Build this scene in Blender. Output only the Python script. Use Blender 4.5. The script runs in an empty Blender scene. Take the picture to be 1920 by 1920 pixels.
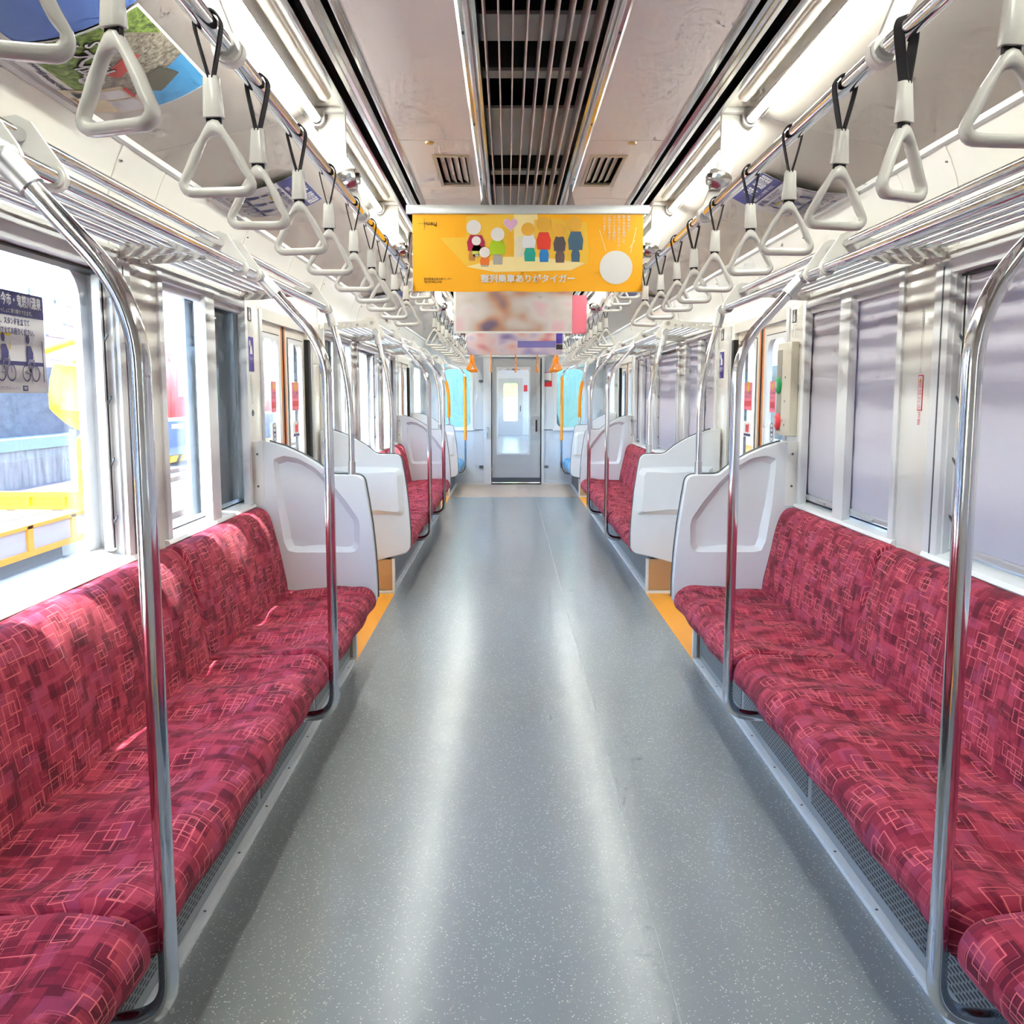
import bpy, bmesh, math, random
from mathutils import Vector, Matrix
random.seed(7)
scene = bpy.context.scene
COL = scene.collection
PI = math.pi

# ------------------------------------------------------------------ camera, sky, sun, exposure
cam_d = bpy.data.cameras.new('camera')
cam = bpy.data.objects.new('camera', cam_d)
COL.objects.link(cam)
cam_d.sensor_width = 36.0
cam_d.lens = 36.0 * 1775.0 / 1920.0
cam_d.clip_start = 0.02
cam_d.clip_end = 400
cam.location = (-0.087, 0.0, 1.35)
cam.rotation_euler = (PI / 2 - math.atan(219.0 / 1775.0), 0, -8.0 / 1775.0)
scene.camera = cam

world = bpy.data.worlds.new('sky')
scene.world = world
world.use_nodes = True
wn = world.node_tree
wn.nodes.clear()
_o = wn.nodes.new('ShaderNodeOutputWorld')
_b = wn.nodes.new('ShaderNodeBackground')
_s = wn.nodes.new('ShaderNodeTexSky')
_s.sky_type = 'NISHITA'
_s.sun_disc = False
_s.sun_elevation = math.radians(63)
_s.sun_rotation = math.radians(200)
_s.air_density = 1.0
_s.dust_density = 0.6
_s.ozone_density = 1.0
wn.links.new(_s.outputs[0], _b.inputs[0])
_b.inputs[1].default_value = 1.0
wn.links.new(_b.outputs[0], _o.inputs[0])

sun_d = bpy.data.lights.new('sun', 'SUN')
sun = bpy.data.objects.new('sun', sun_d)
COL.objects.link(sun)
sun_d.energy = 15.0
sun_d.color = (1.0, 0.95, 0.86)
sun_d.angle = math.radians(0.8)
sun.rotation_euler = Vector((0.238, 0.36, -1.0)).to_track_quat('-Z', 'Y').to_euler()
LAMP_POWER = 27.0

scene.view_settings.view_transform = 'Standard'
scene.view_settings.look = 'None'
scene.view_settings.exposure = 1.5
scene.view_settings.gamma = 1.0
scene.view_settings.use_curve_mapping = False
cy = scene.cycles
cy.max_bounces = 6
cy.diffuse_bounces = 3
cy.glossy_bounces = 3
cy.use_adaptive_sampling = True
cy.adaptive_threshold = 0.14
cy.adaptive_min_samples = 10
cy.transmission_bounces = 4
cy.transparent_max_bounces = 10
cy.caustics_reflective = False
cy.caustics_refractive = False
cy.sample_clamp_indirect = 6.0
cy.use_denoising = True

# ------------------------------------------------------------------ helpers
def C(r, g, b):
    f = lambda v: (v / 255 / 12.92) if v / 255 <= 0.04045 else ((v / 255 + 0.055) / 1.055) ** 2.4
    return (f(r), f(g), f(b), 1.0)

MATS = {}
class NT:
    """small node-tree writer"""
    def __init__(self, name):
        self.m = bpy.data.materials.new(name)
        self.m.use_nodes = True
        self.t = self.m.node_tree
        self.t.nodes.clear()
        self.out = self.t.nodes.new('ShaderNodeOutputMaterial')
    def n(self, kind, **kw):
        o = self.t.nodes.new(kind)
        for k, v in kw.items():
            setattr(o, k, v)
        return o
    def put(self, sock, v):
        if hasattr(v, 'is_linked') or isinstance(v, bpy.types.NodeSocket):
            self.t.links.new(v, sock)
        else:
            sock.default_value = v
    def math(self, op, a, b=0.0, c=None):
        o = self.n('ShaderNodeMath', operation=op)
        self.put(o.inputs[0], a); self.put(o.inputs[1], b)
        if c is not None: self.put(o.inputs[2], c)
        return o.outputs[0]
    def mix(self, f, a, b):
        o = self.n('ShaderNodeMix', data_type='RGBA')
        self.put(o.inputs[0], f); self.put(o.inputs[6], a); self.put(o.inputs[7], b)
        return o.outputs[2]
    def noise(self, vec, scale, detail=2.0, rough=0.5):
        o = self.n('ShaderNodeTexNoise')
        if vec is not None: self.put(o.inputs['Vector'], vec)
        o.inputs['Scale'].default_value = scale
        o.inputs['Detail'].default_value = detail
        o.inputs['Roughness'].default_value = rough
        return o
    def coord(self, which='Object'):
        return self.n('ShaderNodeTexCoord').outputs[which]
    def geo(self):
        return self.n('ShaderNodeNewGeometry').outputs['Position']
    def sep(self, v):
        o = self.n('ShaderNodeSeparateXYZ'); self.put(o.inputs[0], v); return o.outputs
    def comb(self, x, y, z=0.0):
        o = self.n('ShaderNodeCombineXYZ')
        self.put(o.inputs[0], x); self.put(o.inputs[1], y); self.put(o.inputs[2], z)
        return o.outputs[0]
    def ramp(self, f, stops):
        o = self.n('ShaderNodeValToRGB'); self.put(o.inputs[0], f)
        e = o.color_ramp.elements
        while len(e) < len(stops): e.new(0.5)
        for q, (p, c) in zip(e, stops): q.position = p; q.color = c
        return o.outputs[0]
    def bump(self, h, strength=0.3, dist=0.01):
        o = self.n('ShaderNodeBump'); self.put(o.inputs['Height'], h)
        o.inputs['Strength'].default_value = strength
        o.inputs['Distance'].default_value = dist
        return o.outputs[0]
    def bsdf(self, color, rough=0.5, metal=0.0, spec=0.5, normal=None, **kw):
        o = self.n('ShaderNodeBsdfPrincipled')
        self.put(o.inputs['Base Color'], color)
        self.put(o.inputs['Roughness'], rough)
        self.put(o.inputs['Metallic'], metal)
        self.put(o.inputs['Specular IOR Level'], spec)
        if normal is not None: self.put(o.inputs['Normal'], normal)
        for k, v in kw.items(): self.put(o.inputs[k.replace('_', ' ')], v)
        return o
    def done(self, shader):
        self.t.links.new(shader.outputs[0] if hasattr(shader, 'outputs') else shader, self.out.inputs[0])
        return self.m

def plain(name, rgb, rough=0.5, metal=0.0, spec=0.5, var=0.05, scale=6.0, bump=0.0, bscale=60.0):
    """painted or metal surface with slight procedural variation of its own colour"""
    if name in MATS: return MATS[name]
    t = NT(name)
    c = C(*rgb)
    dk = tuple(v * (1 - var) for v in c[:3]) + (1,)
    lt = tuple(min(1, v * (1 + var)) for v in c[:3]) + (1,)
    p = t.geo()
    col = t.mix(t.noise(p, scale, 3).outputs[0], dk, lt)
    nrm = t.bump(t.noise(p, bscale, 3).outputs[0], bump, 0.002) if bump else None
    MATS[name] = t.done(t.bsdf(col, rough, metal, spec, nrm))
    return MATS[name]

class MB:
    """collects shapes; build() links them as one mesh object"""
    def __init__(self):
        self.v = []; self.f = []; self.uv = {}
    def add(self, vs, fs):
        b = len(self.v)
        self.v += [tuple(q) for q in vs]
        self.f += [tuple(i + b for i in q) for q in fs]
        return b
    def box(self, x0, x1, y0, y1, z0, z1):
        vs = [(x, y, z) for x in (x0, x1) for y in (y0, y1) for z in (z0, z1)]
        self.add(vs, [(0, 1, 3, 2), (4, 6, 7, 5), (0, 4, 5, 1), (2, 3, 7, 6), (0, 2, 6, 4), (1, 5, 7, 3)])
        return self
    def prism(self, poly, axis, a, b):
        """poly: 2-d points; axis 'x': (y,z), 'y': (x,z), 'z': (x,y)"""
        def P(p, t):
            return {'x': (t, p[0], p[1]), 'y': (p[0], t, p[1]), 'z': (p[0], p[1], t)}[axis]
        n = len(poly)
        vs = [P(p, a) for p in poly] + [P(p, b) for p in poly]
        fs = [tuple(range(n)), tuple(range(2 * n - 1, n - 1, -1))]
        fs += [(i, (i + 1) % n, n + (i + 1) % n, n + i) for i in range(n)]
        self.add(vs, fs)
        return self
    def loft(self, loops, cap=True, closed=True):
        n = len(loops[0])
        b = len(self.v)
        vs = [p for l in loops for p in l]
        fs = []
        for k in range(len(loops) - 1):
            for i in range(n if closed else n - 1):
                j = (i + 1) % n
                fs.append((k * n + i, k * n + j, (k + 1) * n + j, (k + 1) * n + i))
        if cap:
            fs.append(tuple(range(n - 1, -1, -1)))
            fs.append(tuple((len(loops) - 1) * n + i for i in range(n)))
        self.add(vs, fs)
        return self
    def tube(self, pts, r, n=10, cap=True, rfun=None):
        pts = [Vector(p) for p in pts]
        loops = []
        up = Vector((0, 0, 1))
        t0 = (pts[1] - pts[0]).normalized()
        if abs(t0.dot(up)) > 0.9: up = Vector((0, 1, 0))
        nrm = (up - t0 * up.dot(t0)).normalized()
        for i, p in enumerate(pts):
            if i == 0: t = pts[1] - pts[0]
            elif i == len(pts) - 1: t = pts[-1] - pts[-2]
            else: t = (pts[i] - pts[i - 1]).normalized() + (pts[i + 1] - pts[i]).normalized()
            t.normalize()
            nrm = (nrm - t * nrm.dot(t)).normalized()
            bi = t.cross(nrm)
            rr = rfun(i) if rfun else r
            loops.append([tuple(p + nrm * rr * math.cos(a) + bi * rr * math.sin(a)) for a in [2 * PI * k / n for k in range(n)]])
        return self.loft(loops, cap)
    def lathe(self, prof, centre, axis='z', n=20):
        """prof: (radius, height) pairs"""
        loops = []
        for r, h in prof:
            l = []
            for k in range(n):
                a = 2 * PI * k / n
                c, s = r * math.cos(a), r * math.sin(a)
                l.append({'z': (centre[0] + c, centre[1] + s, centre[2] + h),
                          'y': (centre[0] + c, centre[1] + h, centre[2] + s),
                          'x': (centre[0] + h, centre[1] + c, centre[2] + s)}[axis])
            loops.append(l)
        return self.loft(loops)
    def plate_hole(self, y0, y1, z0, z1, a0, a1, c0, c1, r, x0, x1, k=6, axis='x'):
        """flat plate (y0..y1, z0..z1) with a rounded window (a0..a1, c0..c1), thickness x0..x1"""
        def rr():
            o = []
            for cx, cz, s in ((a1 - r, c1 - r, 0), (a0 + r, c1 - r, 1), (a0 + r, c0 + r, 2), (a1 - r, c0 + r, 3)):
                for i in range(k + 1):
                    t = PI / 2 * (s + i / k)
                    o.append((cx + r * math.cos(t), cz + r * math.sin(t)))
            return o
        inner = rr(); n = len(inner)
        outer = [(y1, z1), (y0, z1), (y0, z0), (y1, z0)]
        def P(p, t): return (t, p[0], p[1]) if axis == 'x' else (p[0], t, p[1])
        vs = [P(p, x0) for p in outer] + [P(p, x1) for p in outer] + [P(p, x0) for p in inner] + [P(p, x1) for p in inner]
        fs = []
        for side, ob, ib in ((0, 0, 8), (1, 4, 8 + n)):
            for c in range(4):
                for i in range(k):
                    fs.append((ob + c, ib + c * (k + 1) + i, ib + c * (k + 1) + i + 1))
                d = (c + 1) % 4
                fs.append((ob + c, ib + c * (k + 1) + k, ib + d * (k + 1), ob + d))
        for c in range(4): fs.append((c, (c + 1) % 4, 4 + (c + 1) % 4, 4 + c))
        for i in range(n): fs.append((8 + i, 8 + (i + 1) % n, 8 + n + (i + 1) % n, 8 + n + i))
        self.add(vs, fs)
        return self
    def build(self, name, mat, parent=None, smooth=None, bevel=0.0, seg=2, kind=None, uvs=None):
        me = bpy.data.meshes.new(name)
        bm = bmesh.new()
        vs = [bm.verts.new(p) for p in self.v]
        for f in self.f:
            try: bm.faces.new([vs[i] for i in f])
            except ValueError: pass
        bmesh.ops.recalc_face_normals(bm, faces=bm.faces)
        if bevel > 0:
            es = [e for e in bm.edges if len(e.link_faces) == 2 and e.calc_face_angle(0) > 0.6]
            bmesh.ops.bevel(bm, geom=es, offset=bevel, segments=seg, profile=0.6, affect='EDGES', clamp_overlap=True)
        bm.to_mesh(me); bm.free()
        if uvs is not None:
            lay = me.uv_layers.new(name='UVMap')
            for l in me.loops: lay.data[l.index].uv = uvs[l.vertex_index]
        if smooth is not None:
            me.polygons.foreach_set('use_smooth', [True] * len(me.polygons))
            me.set_sharp_from_angle(angle=math.radians(smooth))
        if mat is not None: me.materials.append(mat)
        o = bpy.data.objects.new(name, me)
        COL.objects.link(o)
        if parent is not None: o.parent = parent
        if kind: o['kind'] = kind
        return o

def empty(name, loc=(0, 0, 0)):
    o = bpy.data.objects.new(name, None)
    COL.objects.link(o); o.location = loc
    o.empty_display_size = 0.05
    return o
def tag(o, label, cat, group=None):
    o['label'] = label; o['category'] = cat
    if group: o['group'] = group
    return o
def struct(name):
    o = empty(name); o['kind'] = 'structure'; return o
def dup(o, parent=None):
    c = o.copy(); COL.objects.link(c)
    c.parent = parent
    for ch in [q for q in o.children]: dup(ch, c)
    return c
def bx(name, mat, parent, x0, x1, y0, y1, z0, z1, bevel=0.0, kind=None):
    return MB().box(x0, x1, y0, y1, z0, z1).build(name, mat, parent, smooth=40 if bevel else None, bevel=bevel, kind=kind)
def arc2(cx, cz, r, a0, a1, n=6):
    return [(cx + r * math.cos(math.radians(a0 + (a1 - a0) * i / n)), cz + r * math.sin(math.radians(a0 + (a1 - a0) * i / n))) for i in range(n + 1)]
def smooth_path(pts, r=0.05, n=6):
    """polyline with its corners rounded"""
    pts = [Vector(p) for p in pts]
    out = [pts[0]]
    for i in range(1, len(pts) - 1):
        a, b, c = pts[i - 1], pts[i], pts[i + 1]
        d = min(r, (a - b).length * 0.49, (c - b).length * 0.49)
        p, q = b + (a - b).normalized() * d, b + (c - b).normalized() * d
        for k in range(n + 1):
            t = k / n
            out.append(p * (1 - t) ** 2 + b * 2 * t * (1 - t) + q * t * t)
    out.append(pts[-1])
    return out
def text_shape(body, size=1.0, align='LEFT', bold=0.0, sx=1.0):
    """outline of printed lettering: (verts 2-d, faces)"""
    cu = bpy.data.curves.new('lettering', 'FONT')
    cu.body = body; cu.size = size; cu.align_x = align; cu.align_y = 'CENTER'
    cu.resolution_u = 2
    o = bpy.data.objects.new('lettering', cu)
    me = bpy.data.meshes.new_from_object(o)
    vs = [(v.co.x * sx, v.co.y, 0) for v in me.vertices]
    fs = [tuple(p.vertices) for p in me.polygons]
    if bold:
        b0, n0 = list(vs), len(vs)
        f0 = list(fs)
        for k, (dx, dy) in enumerate(((bold, 0), (-bold, 0), (0, bold), (0, -bold), (bold * .7, bold * .7), (-bold * .7, bold * .7), (bold * .7, -bold * .7), (-bold * .7, -bold * .7))):
            vs += [(x + dx, y + dy, k + 1) for x, y, _ in b0]
            fs += [tuple(i + n0 * (k + 1) for i in f) for f in f0]
    bpy.data.objects.remove(o); bpy.data.curves.remove(cu); bpy.data.meshes.remove(me)
    return vs, fs
class Print:
    """flat print laid on a sheet: local (u, v) mapped by fn(u, v, lift) to space"""
    def __init__(self, fn, parent):
        self.fn = fn; self.parent = parent; self.lift = 0.0006
    def poly(self, name, pts, mat, lift=1):
        m = MB(); m.add([self.fn(u, v, self.lift * lift) for u, v in pts], [tuple(range(len(pts)))])
        return m.build(name, mat, self.parent)
    def rect(self, name, u0, u1, v0, v1, mat, lift=1, nu=1):
        m = MB()
        vs = []; fs = []
        for i in range(nu + 1):
            u = u0 + (u1 - u0) * i / nu
            vs += [self.fn(u, v0, self.lift * lift), self.fn(u, v1, self.lift * lift)]
        fs = [(2 * i, 2 * i + 2, 2 * i + 3, 2 * i + 1) for i in range(nu)]
        m.add(vs, fs)
        return m.build(name, mat, self.parent)
    def disc(self, name, u, v, r, mat, lift=1, ry=None, n=24, ring=0.0):
        ry = ry or r
        m = MB()
        a = [2 * PI * k / n for k in range(n)]
        if ring:
            vs = [self.fn(u + r * math.cos(t), v + ry * math.sin(t), self.lift * lift) for t in a] + \
                 [self.fn(u + (r - ring) * math.cos(t), v + (ry - ring) * math.sin(t), self.lift * lift) for t in a]
            m.add(vs, [(i, (i + 1) % n, n + (i + 1) % n, n + i) for i in range(n)])
        else:
            m.add([self.fn(u + r * math.cos(t), v + ry * math.sin(t), self.lift * lift) for t in a], [tuple(range(n))])
        return m.build(name, mat, self.parent)
    def line(self, name, u0, v0, u1, v1, w, mat, lift=1):
        dx, dy = u1 - u0, v1 - v0
        l = math.hypot(dx, dy) or 1
        px, py = -dy / l * w / 2, dx / l * w / 2
        return self.poly(name, [(u0 + px, v0 + py), (u0 - px, v0 - py), (u1 - px, v1 - py), (u1 + px, v1 + py)], mat, lift)
    def text(self, body, u, v, size, mat, align='LEFT', bold=0.0, sx=1.0, lift=2, vertical=False, pitch=1.05, rot=0.0):
        m = MB()
        items = [(body, u, v)] if not vertical else [(ch, u, v - i * size * pitch) for i, ch in enumerate(body)]
        cr, sr = math.cos(rot), math.sin(rot)
        for b, uu, vv in items:
            vs, fs = text_shape(b, size, 'CENTER' if vertical else align, bold, sx)
            m.add([self.fn(uu + x * cr - y * sr, vv + x * sr + y * cr, self.lift * lift - 0.00006 * k) for x, y, k in vs], fs)
        o = m.build('lettering', mat, self.parent)
        return o
# ------------------------------------------------------------------ materials
WHITE = plain('white_panel', (226, 223, 216), 0.16, var=0.02)
WHITE_M = plain('white_satin', (226, 224, 218), 0.35, var=0.02)
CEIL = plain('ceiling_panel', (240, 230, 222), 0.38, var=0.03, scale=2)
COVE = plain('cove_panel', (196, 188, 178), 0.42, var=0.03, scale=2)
PLASTIC = plain('partition_plastic', (220, 224, 229), 0.22, var=0.02)
STRAPP = plain('strap_plastic', (204, 202, 196), 0.22, var=0.02)
BELT = plain('black_webbing', (26, 24, 30), 0.8, bump=0.3, bscale=900)
CHROME = plain('chrome_tube', (226, 226, 228), 0.10, 1.0, var=0.02)
STEEL = plain('stainless_trim', (190, 188, 186), 0.18, 1.0, var=0.06, scale=9)
ALU = plain('anodised_aluminium', (196, 197, 199), 0.36, 0.85, var=0.04)
ALUW = plain('window_aluminium', (222, 223, 224), 0.35, 0.08, var=0.03)
GREYM = plain('dark_grey_metal', (92, 98, 104), 0.45, 0.4)
BLACK = plain('black_rubber', (16, 15, 15), 0.6)
DUCT = plain('duct_black', (5, 5, 6), 0.9)
ORANGE_T = plain('orange_sleeve', (250, 155, 10), 0.45)
ORANGE_S = plain('orange_strap', (250, 145, 5), 0.35)
ORANGE_L = plain('orange_line', (222, 128, 50), 0.5)
LOUVER = plain('louver_blade', (246, 238, 226), 0.35)
TRAY = plain('lamp_tray_white', (226, 222, 208), 0.25)
PURPLE = plain('violet_print', (66, 48, 150), 0.5)
NAVY = plain('navy_print', (52, 52, 112), 0.5)
PAPER = plain('white_paper', (226, 224, 222), 0.5)
INKK = plain('black_print', (34, 30, 34), 0.6)
RED = plain('red_print', (214, 40, 56), 0.45)
PINK = plain('pink_print', (232, 120, 140), 0.5)
GREEN = plain('green_button', (10, 145, 80), 0.35)
REDB = plain('red_button', (220, 30, 45), 0.35)
GREYD = plain('grey_gangway_door', (186, 187, 186), 0.35, 0.1)
DOORP = plain('door_leaf_panel', (222, 216, 205), 0.3, 0.15)
YELLOW = plain('banner_yellow', (255, 180, 4), 0.45, var=0.02)
YELLOW_L = plain('banner_light_yellow', (246, 196, 60), 0.45)
CREAM = plain('banner_cream', (248, 226, 160), 0.45)
SKYB = plain('poster_blue', (70, 150, 205), 0.45)
MARK_Y = plain('marker_yellow', (214, 184, 40), 0.5)
SIGNG = plain('sign_grey', (206, 204, 206), 0.5)
BLUE_SEAT = None

def fabric(name, dark, mid, light, line, violet):
    t = NT(name)
    uv = t.sep(t.coord('UV'))
    u, v = uv[0], uv[1]
    def wn(a, b, seed):
        o = t.n('ShaderNodeTexWhiteNoise', noise_dimensions='3D')
        t.put(o.inputs['Vector'], t.comb(a, b, seed))
        return o
    def grid(su, sv, seed, ou=0.0, ov=0.0, stagger=True):
        vv = t.math('ADD', t.math('MULTIPLY', v, 1 / sv), ov)
        gv = t.math('FLOOR', vv)
        uu = t.math('ADD', t.math('MULTIPLY', u, 1 / su), ou)
        if stagger: uu = t.math('ADD', uu, wn(gv, 3.7, seed + 9.1).outputs[0])
        gu = t.math('FLOOR', uu)
        return t.math('FRACT', uu), t.math('FRACT', vv), wn(gu, gv, seed)
    # filled patches
    _, _, w1 = grid(0.046, 0.036, 1.3)
    _, _, w2 = grid(0.031, 0.062, 5.1, 0.37, 0.2)
    _, _, w3 = grid(0.060, 0.028, 8.4, 0.7, 0.61)
    tone = t.math('ADD', t.math('MULTIPLY', w1.outputs[0], 0.45), t.math('ADD', t.math('MULTIPLY', w2.outputs[0], 0.35), t.math('MULTIPLY', w3.outputs[0], 0.3)))
    col = t.ramp(tone, [(0.22, dark), (0.52, mid), (0.85, light)])
    vi = t.math('GREATER_THAN', w3.outputs[0], 0.86)
    col = t.mix(t.math('MULTIPLY', vi, 0.4), col, violet)
    # outlined rectangles, mostly overlapping pairs
    def layer(cu, cv, seed, ou, ov, keep, wid, pair):
        fu, fv, w = grid(cu, cv, seed, ou, ov, False)
        rgb = t.n('ShaderNodeSeparateColor'); t.put(rgb.inputs[0], w.outputs[1])
        r1, r2, r3 = rgb.outputs[0], rgb.outputs[1], rgb.outputs[2]
        hx = t.math('ADD', t.math('MULTIPLY', r1, 0.10), 0.15)
        hy = t.math('ADD', t.math('MULTIPLY', r2, 0.12), 0.13)
        cx = t.math('ADD', t.math('MULTIPLY', r3, 0.26), 0.28)
        cy_ = t.math('ADD', t.math('MULTIPLY', t.math('FRACT', t.math('MULTIPLY', r3, 7.3)), 0.26), 0.28)
        ln = None
        for q in ((0.0, 1.0), (0.9, 0.85)) if pair else ((0.0, 1.25),):
            ax = t.math('ADD', cx, t.math('MULTIPLY', hx, q[0])); ay = t.math('ADD', cy_, t.math('MULTIPLY', hy, q[0]))
            dx = t.math('MULTIPLY', t.math('SUBTRACT', t.math('ABSOLUTE', t.math('SUBTRACT', fu, ax)), t.math('MULTIPLY', hx, q[1])), cu)
            dy = t.math('MULTIPLY', t.math('SUBTRACT', t.math('ABSOLUTE', t.math('SUBTRACT', fv, ay)), t.math('MULTIPLY', hy, q[1])), cv)
            d = t.math('LESS_THAN', t.math('ABSOLUTE', t.math('MAXIMUM', dx, dy)), wid)
            ln = d if ln is None else t.math('MAXIMUM', ln, d)
        return t.math('MULTIPLY', ln, t.math('LESS_THAN', t.math('FRACT', t.math('MULTIPLY', r1, 13.7)), keep))
    thin = t.math('MAXIMUM', layer(0.110, 0.085, 6.6, 0.55, 0.8, 0.8, 0.0007, False), layer(0.083, 0.118, 17.3, 0.2, 0.45, 0.7, 0.0007, False))
    col = t.mix(t.math('MULTIPLY', thin, 0.5), col, line)
    bold = t.math('MAXIMUM', layer(0.150, 0.125, 2.2, 0.1, 0.3, 0.85, 0.0014, True), layer(0.175, 0.155, 11.3, 0.83, 0.05, 0.75, 0.0014, True))
    col = t.mix(t.math('MULTIPLY', bold, 0.9), col, line)
    # weave
    wv = t.math('SINE', t.math('MULTIPLY', t.math('ADD', u, t.math('MULTIPLY', v, 0.45)), 2600.0))
    wv2 = t.math('SINE', t.math('MULTIPLY', v, 2300.0))
    weave = t.math('MULTIPLY', wv, wv2)
    col = t.mix(t.math('MULTIPLY', t.math('ADD', weave, 1.0), 0.10), col, dark)
    wr = t.noise(t.comb(t.math('MULTIPLY', u, 9.0), t.math('MULTIPLY', v, 22.0)), 1.0, 3)
    nrm = t.bump(t.math('ADD', t.math('MULTIPLY', weave, 0.12), t.math('MULTIPLY', wr.outputs[0], 1.0)), 0.5, 0.006)
    sh = t.bsdf(col, 0.85, 0, 0.25, nrm)
    sh.inputs['Sheen Weight'].default_value = 0.08
    sh.inputs['Sheen Roughness'].default_value = 0.4
    sh.inputs['Sheen Tint'].default_value = (1.0, 0.75, 0.8, 1)
    return t.done(sh)
FABRIC = fabric('red_moquette', C(98, 12, 38), C(144, 32, 58), C(184, 62, 84), C(232, 116, 122), C(160, 66, 106))
BLUEF = fabric('blue_moquette', C(70, 140, 190), C(100, 170, 215), C(140, 200, 235), C(180, 225, 245), C(120, 160, 220))

def floor_mat(name, base, fleck, rough):
    t = NT(name)
    p = t.geo()
    v1 = t.n('ShaderNodeTexVoronoi'); t.put(v1.inputs['Vector'], p); v1.inputs['Scale'].default_value = 165
    v1.inputs['Randomness'].default_value = 1.0
    rr = t.n('ShaderNodeSeparateColor'); t.put(rr.inputs[0], v1.outputs['Color'])
    rad = t.math('MULTIPLY', rr.outputs[1], 0.36)
    fl = t.math('MULTIPLY', t.math('LESS_THAN', v1.outputs['Distance'], rad), t.math('GREATER_THAN', rr.outputs[0], 0.40))
    big = t.noise(p, 0.9, 4, 0.6)
    b2 = tuple(x * 0.95 for x in base[:3]) + (1,)
    col = t.mix(big.outputs[0], b2, base)
    fine = t.noise(p, 260, 2)
    col = t.mix(t.math('MULTIPLY', fine.outputs[0], 0.25), col, tuple(x * 1.35 for x in base[:3]) + (1,))
    col = t.mix(fl, col, fleck)
    rg = t.math('ADD', t.math('MULTIPLY', t.noise(p, 3.5, 4).outputs[0], 0.06), rough)
    return t.done(t.bsdf(col, rg, 0, 0.55, t.bump(t.noise(p, 55, 2).outputs[0], 0.05, 0.002)))
FLOOR = floor_mat('grey_speckled_vinyl', C(136, 142, 144), C(212, 214, 212), 0.20)
FLOOR_E = floor_mat('beige_speckled_vinyl', C(196, 172, 150), C(222, 205, 188), 0.26)
FLOOR_O = plain('orange_vinyl', (252, 166, 38), 0.35, var=0.05, scale=60)

def grille_mat(name):
    """perforated steel: staggered slots cut through to the dark"""
    t = NT(name)
    s = t.sep(t.geo())
    y, z = s[1], s[2]
    row = t.math('MULTIPLY', z, 1 / 0.0115)
    fr = t.math('FRACT', row)
    off = t.math('MULTIPLY', t.math('MODULO', t.math('FLOOR', row), 2.0), 0.5)
    fy = t.math('FRACT', t.math('ADD', t.math('MULTIPLY', y, 1 / 0.030), off))
    slot = t.math('MULTIPLY', t.math('LESS_THAN', t.math('ABSOLUTE', t.math('SUBTRACT', fr, 0.5)), 0.27), t.math('LESS_THAN', t.math('ABSOLUTE', t.math('SUBTRACT', fy, 0.5)), 0.40))
    col = t.mix(slot, C(140, 146, 150), C(26, 28, 34))
    return t.done(t.bsdf(col, 0.4, t.math('MULTIPLY', t.math('SUBTRACT', 1.0, slot), 0.6), 0.4, t.bump(slot, 0.4, -0.002)))
GRILLE = grille_mat('perforated_kick_panel')

def glass_mat(name, tint, refl=0.06, rough=0.0, dirt=0.0):
    t = NT(name)
    tr = t.n('ShaderNodeBsdfTransparent'); tr.inputs[0].default_value = tint
    gl = t.n('ShaderNodeBsdfGlossy'); gl.inputs['Roughness'].default_value = rough
    lw = t.n('ShaderNodeLayerWeight'); lw.inputs[0].default_value = 0.5
    f = t.math('ADD', t.math('MULTIPLY', t.math('POWER', lw.outputs['Facing'], 5.0), 0.55), refl)
    mx = t.n('ShaderNodeMixShader')
    t.put(mx.inputs[0], f); t.t.links.new(tr.outputs[0], mx.inputs[1]); t.t.links.new(gl.outputs[0], mx.inputs[2])
    if dirt:
        df = t.n('ShaderNodeBsdfDiffuse'); df.inputs[0].default_value = C(190, 200, 205)
        m2 = t.n('ShaderNodeMixShader')
        t.put(m2.inputs[0], t.math('MULTIPLY', t.noise(t.geo(), 5, 4).outputs[0], dirt))
        t.t.links.new(mx.outputs[0], m2.inputs[1]); t.t.links.new(df.outputs[0], m2.inputs[2])
        mx = m2
    return t.done(mx)
GLASS = glass_mat('window_glass', (0.95, 0.98, 0.99, 1), 0.05, dirt=0.04)
GLASS_T = glass_mat('teal_glass', (0.34, 0.50, 0.50, 1), 0.08)
GLASS_D = glass_mat('door_glass', (0.90, 0.93, 0.93, 1), 0.07)

def blind_mat():
    t = NT('blind_cloth')
    p = t.sep(t.geo())
    fold = t.noise(t.comb(t.math('MULTIPLY', p[1], 0.25), t.math('MULTIPLY', p[2], 7.0)), 1.6, 3)
    wv = t.math('MULTIPLY', t.math('SINE', t.math('MULTIPLY', p[1], 1500.0)), t.math('SINE', t.math('MULTIPLY', p[2], 1500.0)))
    col = t.mix(t.math('MULTIPLY', t.math('ADD', wv, 1.0), 0.5), C(204, 199, 209), C(222, 217, 226))
    nrm = t.bump(fold.outputs[0], 0.12, 0.02)
    a = t.bsdf(col, 0.55, 0, 0.35, nrm)
    tr = t.n('ShaderNodeBsdfTranslucent'); t.put(tr.inputs[0], col)
    mx = t.n('ShaderNodeMixShader'); mx.inputs[0].default_value = 0.22
    t.t.links.new(a.outputs[0], mx.inputs[1]); t.t.links.new(tr.outputs[0], mx.inputs[2])
    return t.done(mx)
BLIND = blind_mat()

def emit(name, rgb, s):
    t = NT(name)
    e = t.n('ShaderNodeEmission'); e.inputs[0].default_value = rgb; e.inputs[1].default_value = s
    return t.done(e)
TUBE_E = emit('fluorescent_tube', (0.97, 1.0, 0.90, 1), LAMP_POWER)
TUBE_F = emit('next_car_tube', (0.97, 1.0, 0.90, 1), 7.0)

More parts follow.
